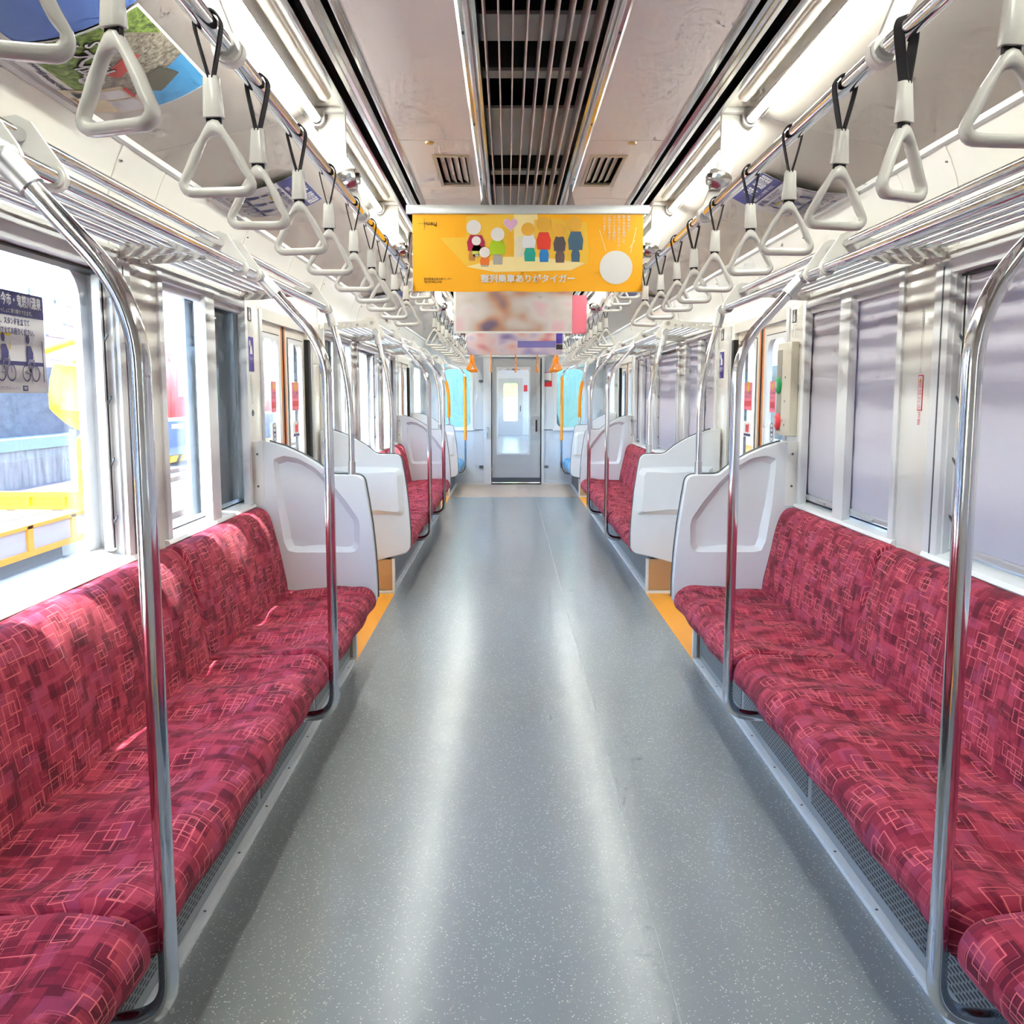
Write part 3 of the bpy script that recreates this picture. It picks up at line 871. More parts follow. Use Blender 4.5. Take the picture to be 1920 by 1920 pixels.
for s, nm in SIDES:
    for i, (a, b) in enumerate(SECT):
        seat = tag(empty('bench_seat', (s * 1.1, (a + b) / 2, 0)), SEATLAB[(s, i)], 'seat', 'red bench seats')
        inv = Matrix.Translation(-seat.location)
        y0 = a + 0.055; y1 = b - 0.002
        p1, p2 = MID[i] - 0.87, MID[i] + 0.87
        cuts = [y0, p1 - 0.02, p2 + 0.0, y1]
        kids = []
        for k in range(3):
            kids.append(fabric_mesh(CUSH, s, cuts[k], cuts[k + 1], 3 if k != 1 else 4, 0.013, False, FABRIC, 'seat_cushion', seat, 10 * i + k + 3 * s))
            kids.append(fabric_mesh(BACK, s, cuts[k], cuts[k + 1], 3 if k != 1 else 4, 0.012, True, FABRIC, 'backrest', seat, 100 + 10 * i + k + 3 * s))
        kids.append(wbox('kick_box', GREYM, seat, s, 0.90, 1.20, y0 + 0.02, y1 - 0.01, 0.0, 0.27))
        nG = 5
        for k in range(nG):
            g0 = y0 + 0.02 + (y1 - y0 - 0.03) * k / nG; g1 = y0 + 0.02 + (y1 - y0 - 0.03) * (k + 1) / nG
            kids.append(wbox('kick_grille', GRILLE, seat, s, 0.889, 0.8995, g0 + 0.022, g1 - 0.022, 0.045, 0.255))
        kids.append(wbox('kick_frame', plain('kick_frame_grey', (150, 156, 160), 0.4, 0.3), seat, s, 0.891, 0.8998, y0 + 0.012, y1 - 0.002, 0.0, 0.268))
        kids.append(wbox('floor_trim', plain('trim_aluminium', (226, 231, 234), 0.35, 0.05), seat, s, 0.862, 0.891, y0 + 0.012, y1 - 0.004, 0.0, 0.016, 0.003))
        for k in range(14):
            yy = y0 + 0.15 + k * (y1 - y0 - 0.3) / 13
            kids.append(MB().lathe([(0.004, 0.0), (0.004, 0.0015), (0.001, 0.002)], (s * 0.876, yy, 0.016), 'z', 8).build('trim_screw', GREYM, seat))
        for o in kids: o.matrix_parent_inverse = inv
    # priority seats at the car end
    seat = tag(empty('priority_seat', (s * 1.1, 13.5, 0)), 'light blue priority bench at the %s corner by the end wall' % nm, 'seat', 'blue priority seats')
    inv = Matrix.Translation(-seat.location)
    kids = [fabric_mesh(CUSH, s, 12.63, 14.38, 4, 0.011, False, BLUEF, 'seat_cushion', seat, 77 + s), fabric_mesh(BACK, s, 12.63, 14.38, 4, 0.012, True, BLUEF, 'backrest', seat, 87 + s),
            wbox('kick_box', GREYM, seat, s, 0.89, 1.20, 12.64, 14.38, 0, 0.27), wbox('floor_trim', MATS['trim_aluminium'], seat, s, 0.862, 0.89, 12.63, 14.38, 0, 0.016)]
    for o in kids: o.matrix_parent_inverse = inv

# ------------------------------------------------------------------ partitions beside the doors
PROF = [(1.345, 1.125), (1.275, 1.122), (1.19, 1.096), (1.11, 1.060), (1.03, 1.012), (0.975, 0.966), (0.95, 0.958), (0.855, 0.957)] + arc2(0.845, 0.912, 0.045, 90, 172, 6)[1:] + \
       [(0.786, 0.83), (0.768, 0.70), (0.755, 0.56), (0.748, 0.42), (0.748, 0.345)] + arc2(0.808, 0.335, 0.060, 185, 255, 5) + [(0.90, 0.252), (1.035, 0.214), (1.345, 0.165)]
RECO = [(1.252, 1.035), (1.20, 1.052), (1.13, 1.040), (1.05, 0.995), (0.97, 0.92), (0.89, 0.82), (0.835, 0.735), (0.828, 0.70), (0.832, 0.60), (0.85, 0.572), (0.88, 0.566), (1.15, 0.566), (1.19, 0.574), (1.21, 0.62), (1.235, 0.80)]
BULO = [(1.30, 0.87), (1.10, 0.872), (0.90, 0.868), (0.815, 0.862), (0.795, 0.83), (0.788, 0.70), (0.785, 0.56), (0.80, 0.545), (1.00, 0.545), (1.30, 0.545)]
def resample(poly, c, n=88):
    """star-shaped polygon sampled by angle about c"""
    out = []
    for k in range(n):
        t = 2 * PI * k / n + 0.013
        dx, dz = math.cos(t), math.sin(t)
        best = None
        for (x0, z0), (x1, z1) in zip(poly, poly[1:] + poly[:1]):
            ex, ez = x1 - x0, z1 - z0
            den = dx * ez - dz * ex
            if abs(den) < 1e-12: continue
            r = ((x0 - c[0]) * ez - (z0 - c[1]) * ex) / den
            u = ((x0 - c[0]) * dz - (z0 - c[1]) * dx) / den
            if r > 0 and -1e-6 <= u <= 1 + 1e-6: best = r if best is None else max(best, r)
        out.append((c[0] + dx * best, c[1] + dz * best))
    return out
def exact_loop(poly, c, angles):
    return resample(poly, c)
def shrink(poly, c, d):
    out = []
    for x, z in poly:
        L = math.hypot(x - c[0], z - c[1])
        out.append((x + (c[0] - x) / L * d, z + (c[1] - z) / L * d))
    return out
PC = (1.03, 0.70)
def partition(s, y, seat_dir, label):
    """seat_dir: -1 when the seat lies towards the camera"""
    t = 0.05
    root = tag(empty('seat_partition', (s * 1.1, y, 0.6)), label, 'partition', 'white partitions beside the doors')
    inv = Matrix.Translation(-root.location)
    ys, yd = (y, y + t) if seat_dir < 0 else (y + t, y)       # seat face, door face
    n = 160
    O = resample(PROF, PC, n)
    O2 = shrink(O, PC, 0.006)
    R1 = resample(RECO, PC, n); R2 = shrink(R1, PC, 0.012); R3 = shrink(R1, PC, 0.034)
    B1 = resample(BULO, (1.03, 0.70), n); B2 = shrink(B1, (1.03, 0.70), 0.04)
    into = (yd - ys)
    L = lambda poly, yy: [(s * x, yy, z) for x, z in poly]
    loops = [L(R3, ys + into * 0.62), L(R2, ys + into * 0.30), L(R1, ys), L(O2, ys), L(O, ys + into * 0.10), L(O, ys + into * 0.90), L(O2, yd), L(B1, yd), L(B2, yd + into * 0.55)]
    m = MB(); m.loft(loops)
    kids = [m.build('panel', PLASTIC, root, smooth=28)]
    edge = [(s * x, y + t * (0.18 if seat_dir > 0 else 0.82), z) for x, z in [(p[0] + 0.001, p[1] + 0.0035) for p in PROF[1:8]] + [(p[0] - 0.002, p[1] + 0.001) for p in PROF[8:20]]]
    kids.append(MB().tube(edge, 0.004, 6).build('edge_trim', GREYM, root, smooth=60))
    fy = (y - 0.004, y + 0.006) if seat_dir < 0 else (y + t - 0.006, y + t + 0.004)
    kids.append(wbox('mounting_flange', WHITE_M, root, s, 1.30, 1.358, fy[0] - (0.0 if seat_dir < 0 else 0), fy[1], 0.80, 1.122, 0.002))
    for z in (0.90, 1.06):
        q = fy[0] if seat_dir < 0 else fy[1]
        kids.append(MB().lathe([(0.006, -0.002), (0.006, 0.002)], (s * 1.328, q, z), 'y', 10).build('screw', GREYM, root))
    # steel end plate under the panel, with its white foot
    kids.append(wbox('end_plate', plain('floor_tinted_end_plate', (196, 176, 150), 0.32, 0.75), root, s, 0.872, 1.34, y + 0.018, y + 0.030, 0.018, 0.235))  # tan base colour stands for the orange floor reflected in the steel
    kids.append(wbox('end_plate_edge', ALUW, root, s, 0.860, 0.878, y + 0.010, y + 0.040, 0.018, 0.24))
    kids.append(wbox('foot_strip', WHITE_M, root, s, 0.862, 1.35, y - 0.002, y + 0.034, 0.0, 0.018, 0.003))
    for o in kids: o.matrix_parent_inverse = inv
    return root
PARTS = [(4.70, -1, 'white moulded partition closing the near bench on the %s side'), (6.37, 1, 'white partition across the first doorway on the %s side'),
         (10.86, -1, 'white partition at the far end of the second %s bench'), (12.57, 1, 'white partition in front of the %s blue priority seat')]
for s, nm in SIDES:
    for y, d, lab in PARTS: partition(s, y, d, lab % nm)

# ------------------------------------------------------------------ luggage racks
RT = [1.076, 1.127, 1.177, 1.222, 1.27, 1.318]
BRK = [(1.358, 1.800), (1.358, 1.846), (1.30, 1.852), (1.16, 1.856), (1.10, 1.862), (1.062, 1.880), (1.030, 1.884), (1.004, 1.872), (0.945, 1.786), (0.938, 1.766), (0.944, 1.748), (0.962, 1.739), (0.982, 1.744), (1.02, 1.790), (1.06, 1.812), (1.16, 1.815), (1.26, 1.802)]
def rack(s, y0, y1, brs, label):
    root = tag(empty('luggage_rack', (s * 1.15, (y0 + y1) / 2, 1.8)), label, 'rack', 'tubular luggage racks')
    inv = Matrix.Translation(-root.location)
    kids = [MB().tube([(s * 0.963, y0, 1.767), (s * 0.963, y1, 1.767)], 0.0165, 14).build('front_rail', CHROME, root, smooth=60),
            MB().tube([(s * 1.026, y0, 1.846), (s * 1.026, y1, 1.846)], 0.0140, 14).build('upper_rail', CHROME, root, smooth=60)]
    for x in RT:
        kids.append(MB().tube([(s * x, y0, 1.832), (s * x, y1, 1.832)], 0.0095, 10).build('shelf_tube', CHROME, root, smooth=60))
    for yb in brs:
        kids.append(MB().prism([(s * x, z) for x, z in BRK], 'y', yb - 0.005, yb + 0.005).build('bracket', WHITE_M, root))
        kids.append(MB().tube([(s * 0.963, yb - 0.014, 1.767), (s * 0.963, yb + 0.014, 1.767)], 0.0215, 14).build('rail_collar', WHITE_M, root, smooth=40))
    for o in kids: o.matrix_parent_inverse = inv
    return root
for s, nm in SIDES:
    for i, c in enumerate(MID):
        far = SECT[i][1] - 0.085; near = c - (far - c)
        rack(s, near - 0.01, far + 0.01, [near, c - 0.83, c - 0.655, c + 0.63, c + 0.80, far], ['chrome tube luggage rack above the near %s bench', 'chrome tube luggage rack above the second %s bench'][i] % nm)
    rack(s, 12.68, 14.38, [12.70, 14.0], 'short chrome tube luggage rack above the %s blue seat' % nm)

# ------------------------------------------------------------------ grab poles
def pole(s, y, kind, label, group):
    """kind: 'seat' rises from under the cushion, 'part' stands on a partition"""
    root = tag(empty('grab_pole', (s * 0.735, y, 0.2 if kind == 'seat' else 0.957)), label, 'pole', group)
    inv = Matrix.Translation(-root.location)
    kids = []
    if kind == 'seat':
        pts = smooth_path([(s * 0.90, y, 0.150), (s * 0.735, y, 0.165), (s * 0.735, y, 1.515), (s * 0.963, y, 1.767)], 0.12, 10)
        kids.append(MB().tube(pts, 0.0185, 16).build('tube', CHROME, root, smooth=60))
        a, b = Vector((s * 0.963, y, 1.767)), Vector((s * 0.735, y, 1.515))
    else:
        pts = smooth_path([(s * 0.866, y, 0.955), (s * 0.866, y, 1.40), (s * 0.963, y, 1.767)], 0.25, 12)
        kids.append(MB().tube(pts, 0.0155, 14).build('tube', CHROME, root, smooth=60))
        kids.append(MB().tube([(s * 0.866, y, 0.955), (s * 0.866, y, 1.02)], 0.0185, 14).build('base_socket', ALU, root, smooth=40))
        a, b = Vector((s * 0.963, y, 1.767)), Vector((s * 0.92, y, 1.60))
    d = (b - a).normalized()
    kids.append(MB().tube([a + d * 0.005, a + d * 0.085], 0.0235, 14).build('joint_sleeve', ALU, root, smooth=40))
    kids.append(MB().tube([(s * 0.963, y - 0.030, 1.767), (s * 0.963, y + 0.030, 1.767)], 0.0225, 14).build('joint_clamp', ALU, root, smooth=40))
    for o in kids: o.matrix_parent_inverse = inv
for s, nm in SIDES:
    for i, c in enumerate(MID):
        for k, d in enumerate((-0.87, 0.87)):
            pole(s, c + d, 'seat', 'bent chrome grab pole at the %s gap between cushions of the %s %s bench' % (['first', 'second'][k], ['near', 'far'][i], nm), 'grab poles in front of the benches')
    for y, lab in ((4.725, 'thin chrome pole standing on the near %s partition'), (6.395, 'thin chrome pole on the %s partition across the doorway'), (10.885, 'thin chrome pole on the third %s partition from the camera'), (12.595, 'thin chrome pole on the %s partition before the blue seats')):
        pole(s, y, 'part', lab % nm, 'poles on the partitions')
    # priority corner poles with orange grips
    root = tag(empty('grab_pole', (s * 0.722, 14.22, 0.2)), 'grab pole with long orange grip by the %s blue seat at the end wall' % nm, 'pole', 'orange grip poles')
    inv = Matrix.Translation(-root.location)
    kids = [MB().tube(smooth_path([(s * 0.90, 14.22, 0.17), (s * 0.722, 14.22, 0.19), (s * 0.722, 14.22, 1.70), (s * 0.963, 14.22, 1.80)], 0.11, 8), 0.0155, 12).build('tube', CHROME, root, smooth=60),
            MB().tube([(s * 0.722, 14.22, 0.68), (s * 0.722, 14.22, 1.62)], 0.0225, 14).build('orange_grip', ORANGE_T, root, smooth=40)]
    for o in kids: o.matrix_parent_inverse = inv
    root = tag(empty('grip_sleeve', (s * 0.866, 12.60, 1.2)), 'orange grip sleeve on the pole above the %s far partition' % nm, 'grip')
    inv = Matrix.Translation(-root.location)
    g = MB().tube(smooth_path([(s * 0.866, 12.595, 1.06), (s * 0.866, 12.595, 1.35), (s * 0.90, 12.595, 1.53)], 0.15, 8), 0.0225, 12).build('sleeve', ORANGE_T, root, smooth=50)
    g.matrix_parent_inverse = inv

# ------------------------------------------------------------------ strap rails
RX, RZ = 0.580, 1.956
BAYLIFT = 0.20
def hanger(s, y, knob, root):
    """white blade that carries the rail from the lamp tray"""
    a = [(0.628, 2.284), (0.628, 2.20), (0.626, 2.14), (0.606, 2.075), (0.572, 1.985), (0.556, 1.962)] + arc2(RX, RZ, 0.028, 170, 350, 10) + [(0.622, 2.02), (0.668, 2.10), (0.706, 2.19), (0.732, 2.262), (0.745, 2.284)]
    h = MB().prism([(s * x, z) for x, z in a], 'y', y - 0.009, y + 0.009).build('hanger', WHITE_M, root, smooth=30, bevel=0.003)
    h2 = bx('hanger_base', WHITE_M, h, min(s * .622, s * .752), max(s * .622, s * .752), y - 0.035, y + 0.030, 2.279, 2.296, 0.004)
    c = MB().tube([(s * RX, y - 0.022, RZ), (s * RX, y + 0.022, RZ)], 0.0255, 16).build('rail_clamp', WHITE_M, h, smooth=40)
    out = [h, h2, c]
    if knob:
        pr = [(0.001, 0.072), (0.010, 0.070), (0.022, 0.058), (0.030, 0.040), (0.034, 0.020), (0.034, 0.0), (0.020, 0.0), (0.019, -0.012), (0.001, -0.013)]
        k = MB().lathe([(r, s * q) for r, q in pr], (s * 0.592, y - 0.022, 2.068), 'x', 20).build('hanger_knob', STEEL, h, smooth=50)
        k2 = MB().lathe([(0.008, -0.003), (0.008, 0.001), (0.005, 0.001), (0.005, -0.001)], (s * 0.612, y - 0.0555, 2.072), 'y', 14).build('knob_screw', GREYM, h)
        out += [k, k2]
    return out
for s, nm in SIDES:
    root = tag(empty('strap_rail', (s * RX, 7.0, RZ)), 'long chrome rail carrying the grey hand straps on the %s side' % nm, 'rail', 'strap rails')
    inv = Matrix.Translation(-root.location)
    kids = []
    for r0, r1 in ((-1.2, BK[2] + 0.02), (BK[3] - 0.02, BK[6] + 0.02), (BK[7] - 0.02, 14.36)):
        kids.append(MB().tube([(s * RX, r0, RZ), (s * RX, r1, RZ)], 0.0165, 16).build('rail', CHROME, root, smooth=60))
    for r0, r1 in ((BK[2], BK[3]), (BK[6], BK[7])):
        kids.append(MB().tube(smooth_path([(s * RX, r0, RZ + 0.01), (s * RX, r0 + 0.05, RZ + BAYLIFT), (s * RX, r1 - 0.05, RZ + BAYLIFT), (s * RX, r1, RZ + 0.01)], 0.06, 6), 0.0155, 14).build('doorway_rail', CHROME, root, smooth=60))
    for k, y in enumerate(BK):
        if y < 14.3: kids.append(hanger(s, y, k >= 1, root)[0])
    for o in kids: o.matrix_parent_inverse = inv

# hand straps: one prototype, copied
def strap_parts(short, plastic, belt):
    dz = 0.205 if short else 0.0
    # webbing loop over the rail
    wv = []
    tz = -0.086 + dz if not short else -0.020
    path = [(-0.003, -0.087), (-0.0205, -0.012), (-0.0195, 0.008), (-0.009, 0.0195), (0.009, 0.0195), (0.0195, 0.008), (0.0205, -0.012), (0.003, -0.087)]
    lo = []
    path = catmull(path, 3)
    for i, (x, z) in enumerate(path):
        a = path[max(i - 1, 0)]; b = path[min(i + 1, len(path) - 1)]
        tx, tzz = b[0] - a[0], b[1] - a[1]; L = math.hypot(tx, tzz)
        nx, nz = -tzz / L * 0.0013, tx / L * 0.0013
        lo.append([(x + nx, -0.0095, z + nz), (x + nx, 0.0095, z + nz), (x - nx, 0.0095, z - nz), (x - nx, -0.0095, z - nz)])
    bm_ = MB().loft(lo)
    bm_.box(-0.012, 0.012, -0.004, 0.004, -0.176, -0.140)
    # grey sleeve
    def ell(w, d, z, n=16):
        return [(w * math.copysign(abs(math.cos(t)) ** 0.6, math.cos(t)), d * math.copysign(abs(math.sin(t)) ** 0.6, math.sin(t)), z) for t in [2 * PI * k / n for k in range(n)]]
    sl = MB().loft([ell(0.0125, 0.0085, -0.083), ell(0.0135, 0.0095, -0.086), ell(0.0150, 0.0105, -0.115), ell(0.0175, 0.012, -0.147), ell(0.0170, 0.0115, -0.149)])
    # triangular grip
    outer = arc2(0, -0.163, 0.013, 150, 30, 8) + [(0.0225, -0.176), (0.040, -0.202), (0.054, -0.231)] + arc2(0.0425, -0.2555, 0.0215, 25, -90, 8) + arc2(-0.0425, -0.2555, 0.0215, 270, 155, 8) + [(-0.054, -0.231), (-0.040, -0.202), (-0.0225, -0.176)]
    inner = arc2(0, -0.196, 0.019, 150, 30, 8) + [(0.028, -0.212), (0.0395, -0.236)] + arc2(0.041, -0.2515, 0.0085, 22, -90, 6) + arc2(-0.041, -0.2515, 0.0085, 270, 158, 6) + [(-0.0395, -0.236), (-0.028, -0.212)]
    c = (0, -0.232)
    n = 56
    O = resample(outer, c, n); I = resample(inner, c, n)
    g = MB()
    K = 10
    for i in range(n):
        (ox, oz), (ix, iz) = O[i], I[i]
        mx, mz = (ox + ix) / 2, (oz + iz) / 2
        hx, hz = (ox - ix) / 2, (oz - iz) / 2
        for k in range(K):
            t = 2 * PI * k / K
            ct = math.copysign(abs(math.cos(t)) ** 0.75, math.cos(t)); st = math.copysign(abs(math.sin(t)) ** 0.75, math.sin(t))
            g.v.append((mx + hx * ct, 0.0110 * st, mz + hz * ct))
    for i in range(n):
        for k in range(K):
            g.f.append((i * K + k, ((i + 1) % n) * K + k, ((i + 1) % n) * K + (k + 1) % K, i * K + (k + 1) % K))
    return bm_, sl, g
def make_strap(plastic, belt):
    b, sl, g = strap_parts(False, plastic, belt)
    root = empty('hand_strap')
    b.build('webbing', belt, root, smooth=40)
    sl.build('sleeve', plastic, root, smooth=45)
    g.build('grip', plastic, root, smooth=60)
    return root
proto = make_strap(STRAPP, BELT)
used = [False]
def place(s, y, lab, grp, rz, tilt, z=RZ, src=None):
    src = src or proto
    if src is proto and not used[0]:
        used[0] = True; o = proto
    else: o = dup(src)
    o.location = (s * RX, y, z)
    o.rotation_euler = (0, math.radians(tilt), math.radians(rz))
    tag(o, lab, 'strap', grp)
    return o
rnd = random.Random(3)
for s, nm in SIDES:
    ys = [0.985, 1.255, 1.645] if s < 0 else [1.315, 1.665]
    for k in range(7):
        for off in (0.192, 0.540, 0.925, 1.350):
            ys.append(BK[k] + off)
    ys = [y for y in ys if y < 12.45]
    for i, y in enumerate(ys):
        rz = rnd.uniform(-7, 7)
        if s > 0 and i == 1: rz = 34
        if s < 0 and i == 1: rz = -22
        if s < 0 and i == 0: rz = 15
        bay = any(a + 0.10 < y < b - 0.10 for a, b in BAYS)
        o = place(s, y, 'grey triangular hand strap, %s from the camera on the %s rail' % (ORD[i], nm), 'grey hand straps', rz, rnd.uniform(-2, 2), RZ + (BAYLIFT if BK[2] + 0.15 < y < BK[3] - 0.1 or BK[6] + 0.15 < y < BK[7] - 0.1 else 0.0))
op = make_strap(ORANGE_S, ORANGE_S)
first = True
for s, nm in SIDES:
    for k, y in enumerate((12.80, 13.08, 13.36, 13.64, 13.92)):
        o = op if first else dup(op)
        first = False
        o.location = (s * RX, y, RZ); o.rotation_euler = (0, 0, math.radians(rnd.uniform(-8, 8)))
        tag(o, 'orange priority hand strap, %s from the camera on the %s rail' % (ORD[k], nm), 'strap', 'orange hand straps')
# three orange straps on the cross rail at the end wall
cr = tag(empty('cross_rail', (0, 14.1, RZ)), 'short chrome cross rail with orange straps before the end door', 'rail')
c_ = MB().tube([(-0.56, 14.10, RZ), (0.56, 14.10, RZ)], 0.0155, 12).build('rail', CHROME, cr, smooth=60)
c_.matrix_parent_inverse = Matrix.Translation(-cr.location)
for k, x in enumerate((-0.33, 0.03, 0.35)):
    o = dup(op); o.location = (x, 14.10, RZ + 0.0); o.rotation_euler = (0, 0, PI / 2 + 0.05 * k)
    tag(o, 'orange hand strap on the cross rail over the end door, %s of three' % ORD[k], 'strap', 'orange cross rail straps')

# ------------------------------------------------------------------ fluorescent lamps
for s, nm in SIDES:
    for k in range(-1, 8):
        y0 = (BK[k] if k >= 0 else BK[0] - 1.5375)
        y1 = y0 + 1.5375
        if y1 > YE: continue
        root = tag(empty('fluorescent_lamp', (s * 0.718, (y0 + y1) / 2, 2.26)), 'bare ceiling lamp tube, %s from the camera in the %s lamp row' % (ORD[k + 1], nm), 'lamp', 'ceiling tubes')
        inv = Matrix.Translation(-root.location)
        lo_arc = [(s * x, z) for x, z in arc2(0.718, 2.258, 0.0155, 188, 352, 12)]
        up_arc = [(s * x, z) for x, z in arc2(0.718, 2.258, 0.0155, 352, 548, 10)]
        kids = [MB().prism(lo_arc, 'y', y0 + 0.075, y1 - 0.045).build('tube', TUBE_E, root, smooth=50),
                MB().prism(up_arc, 'y', y0 + 0.075, y1 - 0.045).build('tube_back', WHITE_M, root, smooth=50)]
        for a, b in ((y0 + 0.045, y0 + 0.085), (y1 - 0.052, y1 - 0.022)):
            kids.append(MB().tube([(s * 0.718, a, 2.258), (s * 0.718, b, 2.258)], 0.0165, 14).build('tube_cap', ALU, root, smooth=40))
        for yy in (y0 + 0.040, y1 - 0.024):
            kids.append(MB().prism([(s * x, z) for x, z in arc2(0.718, 2.258, 0.024, 180, 360, 12) + [(0.742, 2.292), (0.694, 2.292)]], 'y', yy - 0.012, yy + 0.012).build('lamp_holder', WHITE_M, root, smooth=40))
        for o in kids: o.matrix_parent_inverse = inv
# ------------------------------------------------------------------ roller blinds (drawn on the right-hand windows)
BAR = plain('blind_bar', (198, 198, 200), 0.35, 0.5)
def blind(y0, y1, label, zb=0.852):
    root = tag(empty('roller_blind', (1.39, (y0 + y1) / 2, zb)), label, 'blind', 'drawn grey blinds')
    inv = Matrix.Translation(-root.location)
    m = MB()
    n = 16
    loops = []
    for i in range(n + 1):
        z = zb + 0.01 + (1.765 - zb - 0.01) * i / n
        dx = 0.0025 * math.sin(i * 1.9 + y0 * 5)
        loops.append([(1.392 + dx, y0, z), (1.392 + dx, y1, z), (1.3935 + dx, y1, z), (1.3935 + dx, y0, z)])
    m.loft(loops)
    kids = [m.build('cloth', BLIND, root, smooth=30), bx('bottom_bar', BAR, root, 1.382, 1.400, y0 - 0.004, y1 + 0.004, zb - 0.012, zb + 0.014, 0.004)]
    kids.append(bx('pull_tab', BAR, root, 1.372, 1.383, (y0 + y1) / 2 - 0.06, (y0 + y1) / 2 + 0.06, zb - 0.010, zb + 0.002, 0.002))
    for o in kids: o.matrix_parent_inverse = inv
for i, c in enumerate(MID):
    nmn = ['near', 'far'][i]
    blind(c - 0.535, c + 0.535, 'wide grey roller blind drawn over the large window of the %s section' % nmn, 0.850)
    blind(c + 0.975, c + 1.535, 'narrow grey blind beside the white wall pier, %s section' % nmn)
    blind(c + 1.55, c + 2.13, 'narrow grey blind next to the doorway pillar, %s section' % nmn)
    blind(c - 1.535, c - 0.975, 'narrow grey blind before the large window, %s section' % nmn)
    blind(c - 2.13, c - 1.55, 'narrow grey blind just past the doorway post, %s section' % nmn)

# ------------------------------------------------------------------ hanging banners
def banner_holder(root, y, top):
    k = [bx('holder_bar', plain('holder_silver', (205, 208, 210), 0.3, 0.4), root, -0.528, 0.530, y - 0.010, y + 0.010, top - 0.004, top + 0.034, 0.003)]
    for x in (-0.187, 0.187):
        k.append(MB().prism([(x - 0.02, top + 0.03), (x + 0.02, top + 0.03), (x + 0.008, top + 0.075), (x + 0.005, top + 0.13), (x - 0.005, top + 0.13), (x - 0.008, top + 0.075)], 'y', y - 0.004, y + 0.004).build('hook', STEEL, root))
    return k
yb = 4.25
ban = tag(empty('hanging_banner', (0, yb, 2.17)), 'orange yellow poster with white lettering hanging across the aisle', 'banner', 'ceiling banners')
inv = Matrix.Translation(-ban.location)
banner_holder(ban, yb, 2.136)
sheet = MB()
n = 24
sheet.loft([[(-0.502 + 1.007 * i / n, yb - 0.0012, 1.802 + 0.0015 * math.sin(i * 0.8)), (-0.502 + 1.007 * i / n, yb - 0.0012, 2.136), (-0.502 + 1.007 * i / n, yb + 0.0004, 2.136), (-0.502 + 1.007 * i / n, yb + 0.0004, 1.802 + 0.0015 * math.sin(i * 0.8))] for i in range(n + 1)])
sh = sheet.build('paper', YELLOW, ban, smooth=40)
def bpt(u, v, l):   # u, v in the zoomed drawing grid
    x = -0.502 + (760 + u / 4.174 - 773) / 434 * 1.007
    z = 2.136 - (370 + v / 4.174 - 401) / 147 * 0.334
    i = (x + 0.502) / 1.007 * n
    f = (2.136 - z) / 0.334
    return (x, yb - 0.0016 - l, z)
P = Print(bpt, ban)
TXT = 0.0 
U = 4.174  # drawing units per photo pixel
def brect(name, u0, u1, v0, v1, mat, lift=1): P.rect(name, u0, u1, v1, v0, mat, lift, 8)
P.poly('printed_wall', [(270, 322), (475, 318), (475, 150), (860, 135), (1420, 200), (1440, 420), (1430, 520), (700, 520), (475, 545)], YELLOW_L, 1)
P.poly('printed_doorway', [(850, 136), (1035, 136), (1035, 470), (850, 470)], CREAM, 2)
P.poly('printed_floor', [(475, 548), (780, 470), (1040, 470), (1420, 520), (1300, 575), (700, 590)], CREAM, 2)
P.poly('printed_panel', [(1012, 180), (1200, 190), (1205, 470), (1012, 470)], YELLOW_L, 3)
for k in range(4): P.poly('printed_post', [(800 + 14 * k, 275), (806 + 14 * k, 275), (806 + 14 * k, 455), (800 + 14 * k, 455)], YELLOW, 3)
for k in range(4): P.poly('printed_bar', [(872 + 15 * k, 312), (882 + 15 * k, 312), (882 + 15 * k, 470), (872 + 15 * k, 470)], PAPER, 3)
heart = [(825 + 52 * 0.062 * 16 * math.sin(t) ** 3, 215 - 52 * 0.062 * (13 * math.cos(t) - 5 * math.cos(2 * t) - 2 * math.cos(3 * t) - math.cos(4 * t))) for t in [2 * PI * k / 30 for k in range(30)]]
P.poly('heart_border', [(825 + (u - 825) * 1.12, 215 + (v - 215) * 1.12) for u, v in heart], PAPER, 3)
P.poly('heart', heart, plain('print_lilac', (232, 180, 210), 0.5), 4)
# plain people in a queue (faceless stand-ins)
def figure(u, head_v, r, body, bc, legs, lc, headm):
    P.poly('printed_legs', legs, plain('print_' + lc[0], lc[1], 0.5), 4)
    P.poly('printed_coat', body, plain('print_' + bc[0], bc[1], 0.5), 5)
    P.disc('printed_head', u, head_v, r, headm, 6, n=18)
def blob(u0, u1, v0, v1):
    w, h = u1 - u0, v1 - v0
    return [(u0 + 0.18 * w, v0), (u1 - 0.18 * w, v0), (u1, v0 + 0.45 * h), (u1 - 0.06 * w, v1), (u0 + 0.06 * w, v1), (u0, v0 + 0.45 * h)]
HY = plain('print_amber', (238, 178, 60), 0.5); HW = plain('print_offwhite', (232, 226, 222), 0.5)
figure(535, 240, 58, blob(482, 622, 300, 425), ('crimson', (176, 22, 70)), blob(495, 545, 420, 500), ('tan', (190, 130, 60)), HW)
figure(555, 345, 36, blob(520, 600, 378, 450), ('leaf', (200, 205, 90)), blob(530, 575, 440, 470), ('grey', (180, 175, 165)), HW)
figure(620, 435, 42, blob(583, 658, 470, 535), ('coral', (236, 120, 40)), blob(590, 650, 530, 548), ('grey', (180, 175, 165)), HW)
figure(722, 295, 54, blob(655, 785, 340, 452), ('lime', (176, 206, 20)), blob(684, 762, 440, 530), ('grey', (180, 175, 165)), HW)
figure(960, 255, 52, blob(912, 1022, 302, 400), ('chalk', (236, 236, 238)), blob(930, 1020, 388, 505), ('teal', (20, 160, 140)), HY)
figure(1085, 215, 58, blob(1028, 1142, 278, 412), ('scarlet', (236, 62, 40)), blob(1050, 1125, 400, 510), ('azure', (40, 130, 205)), HY)
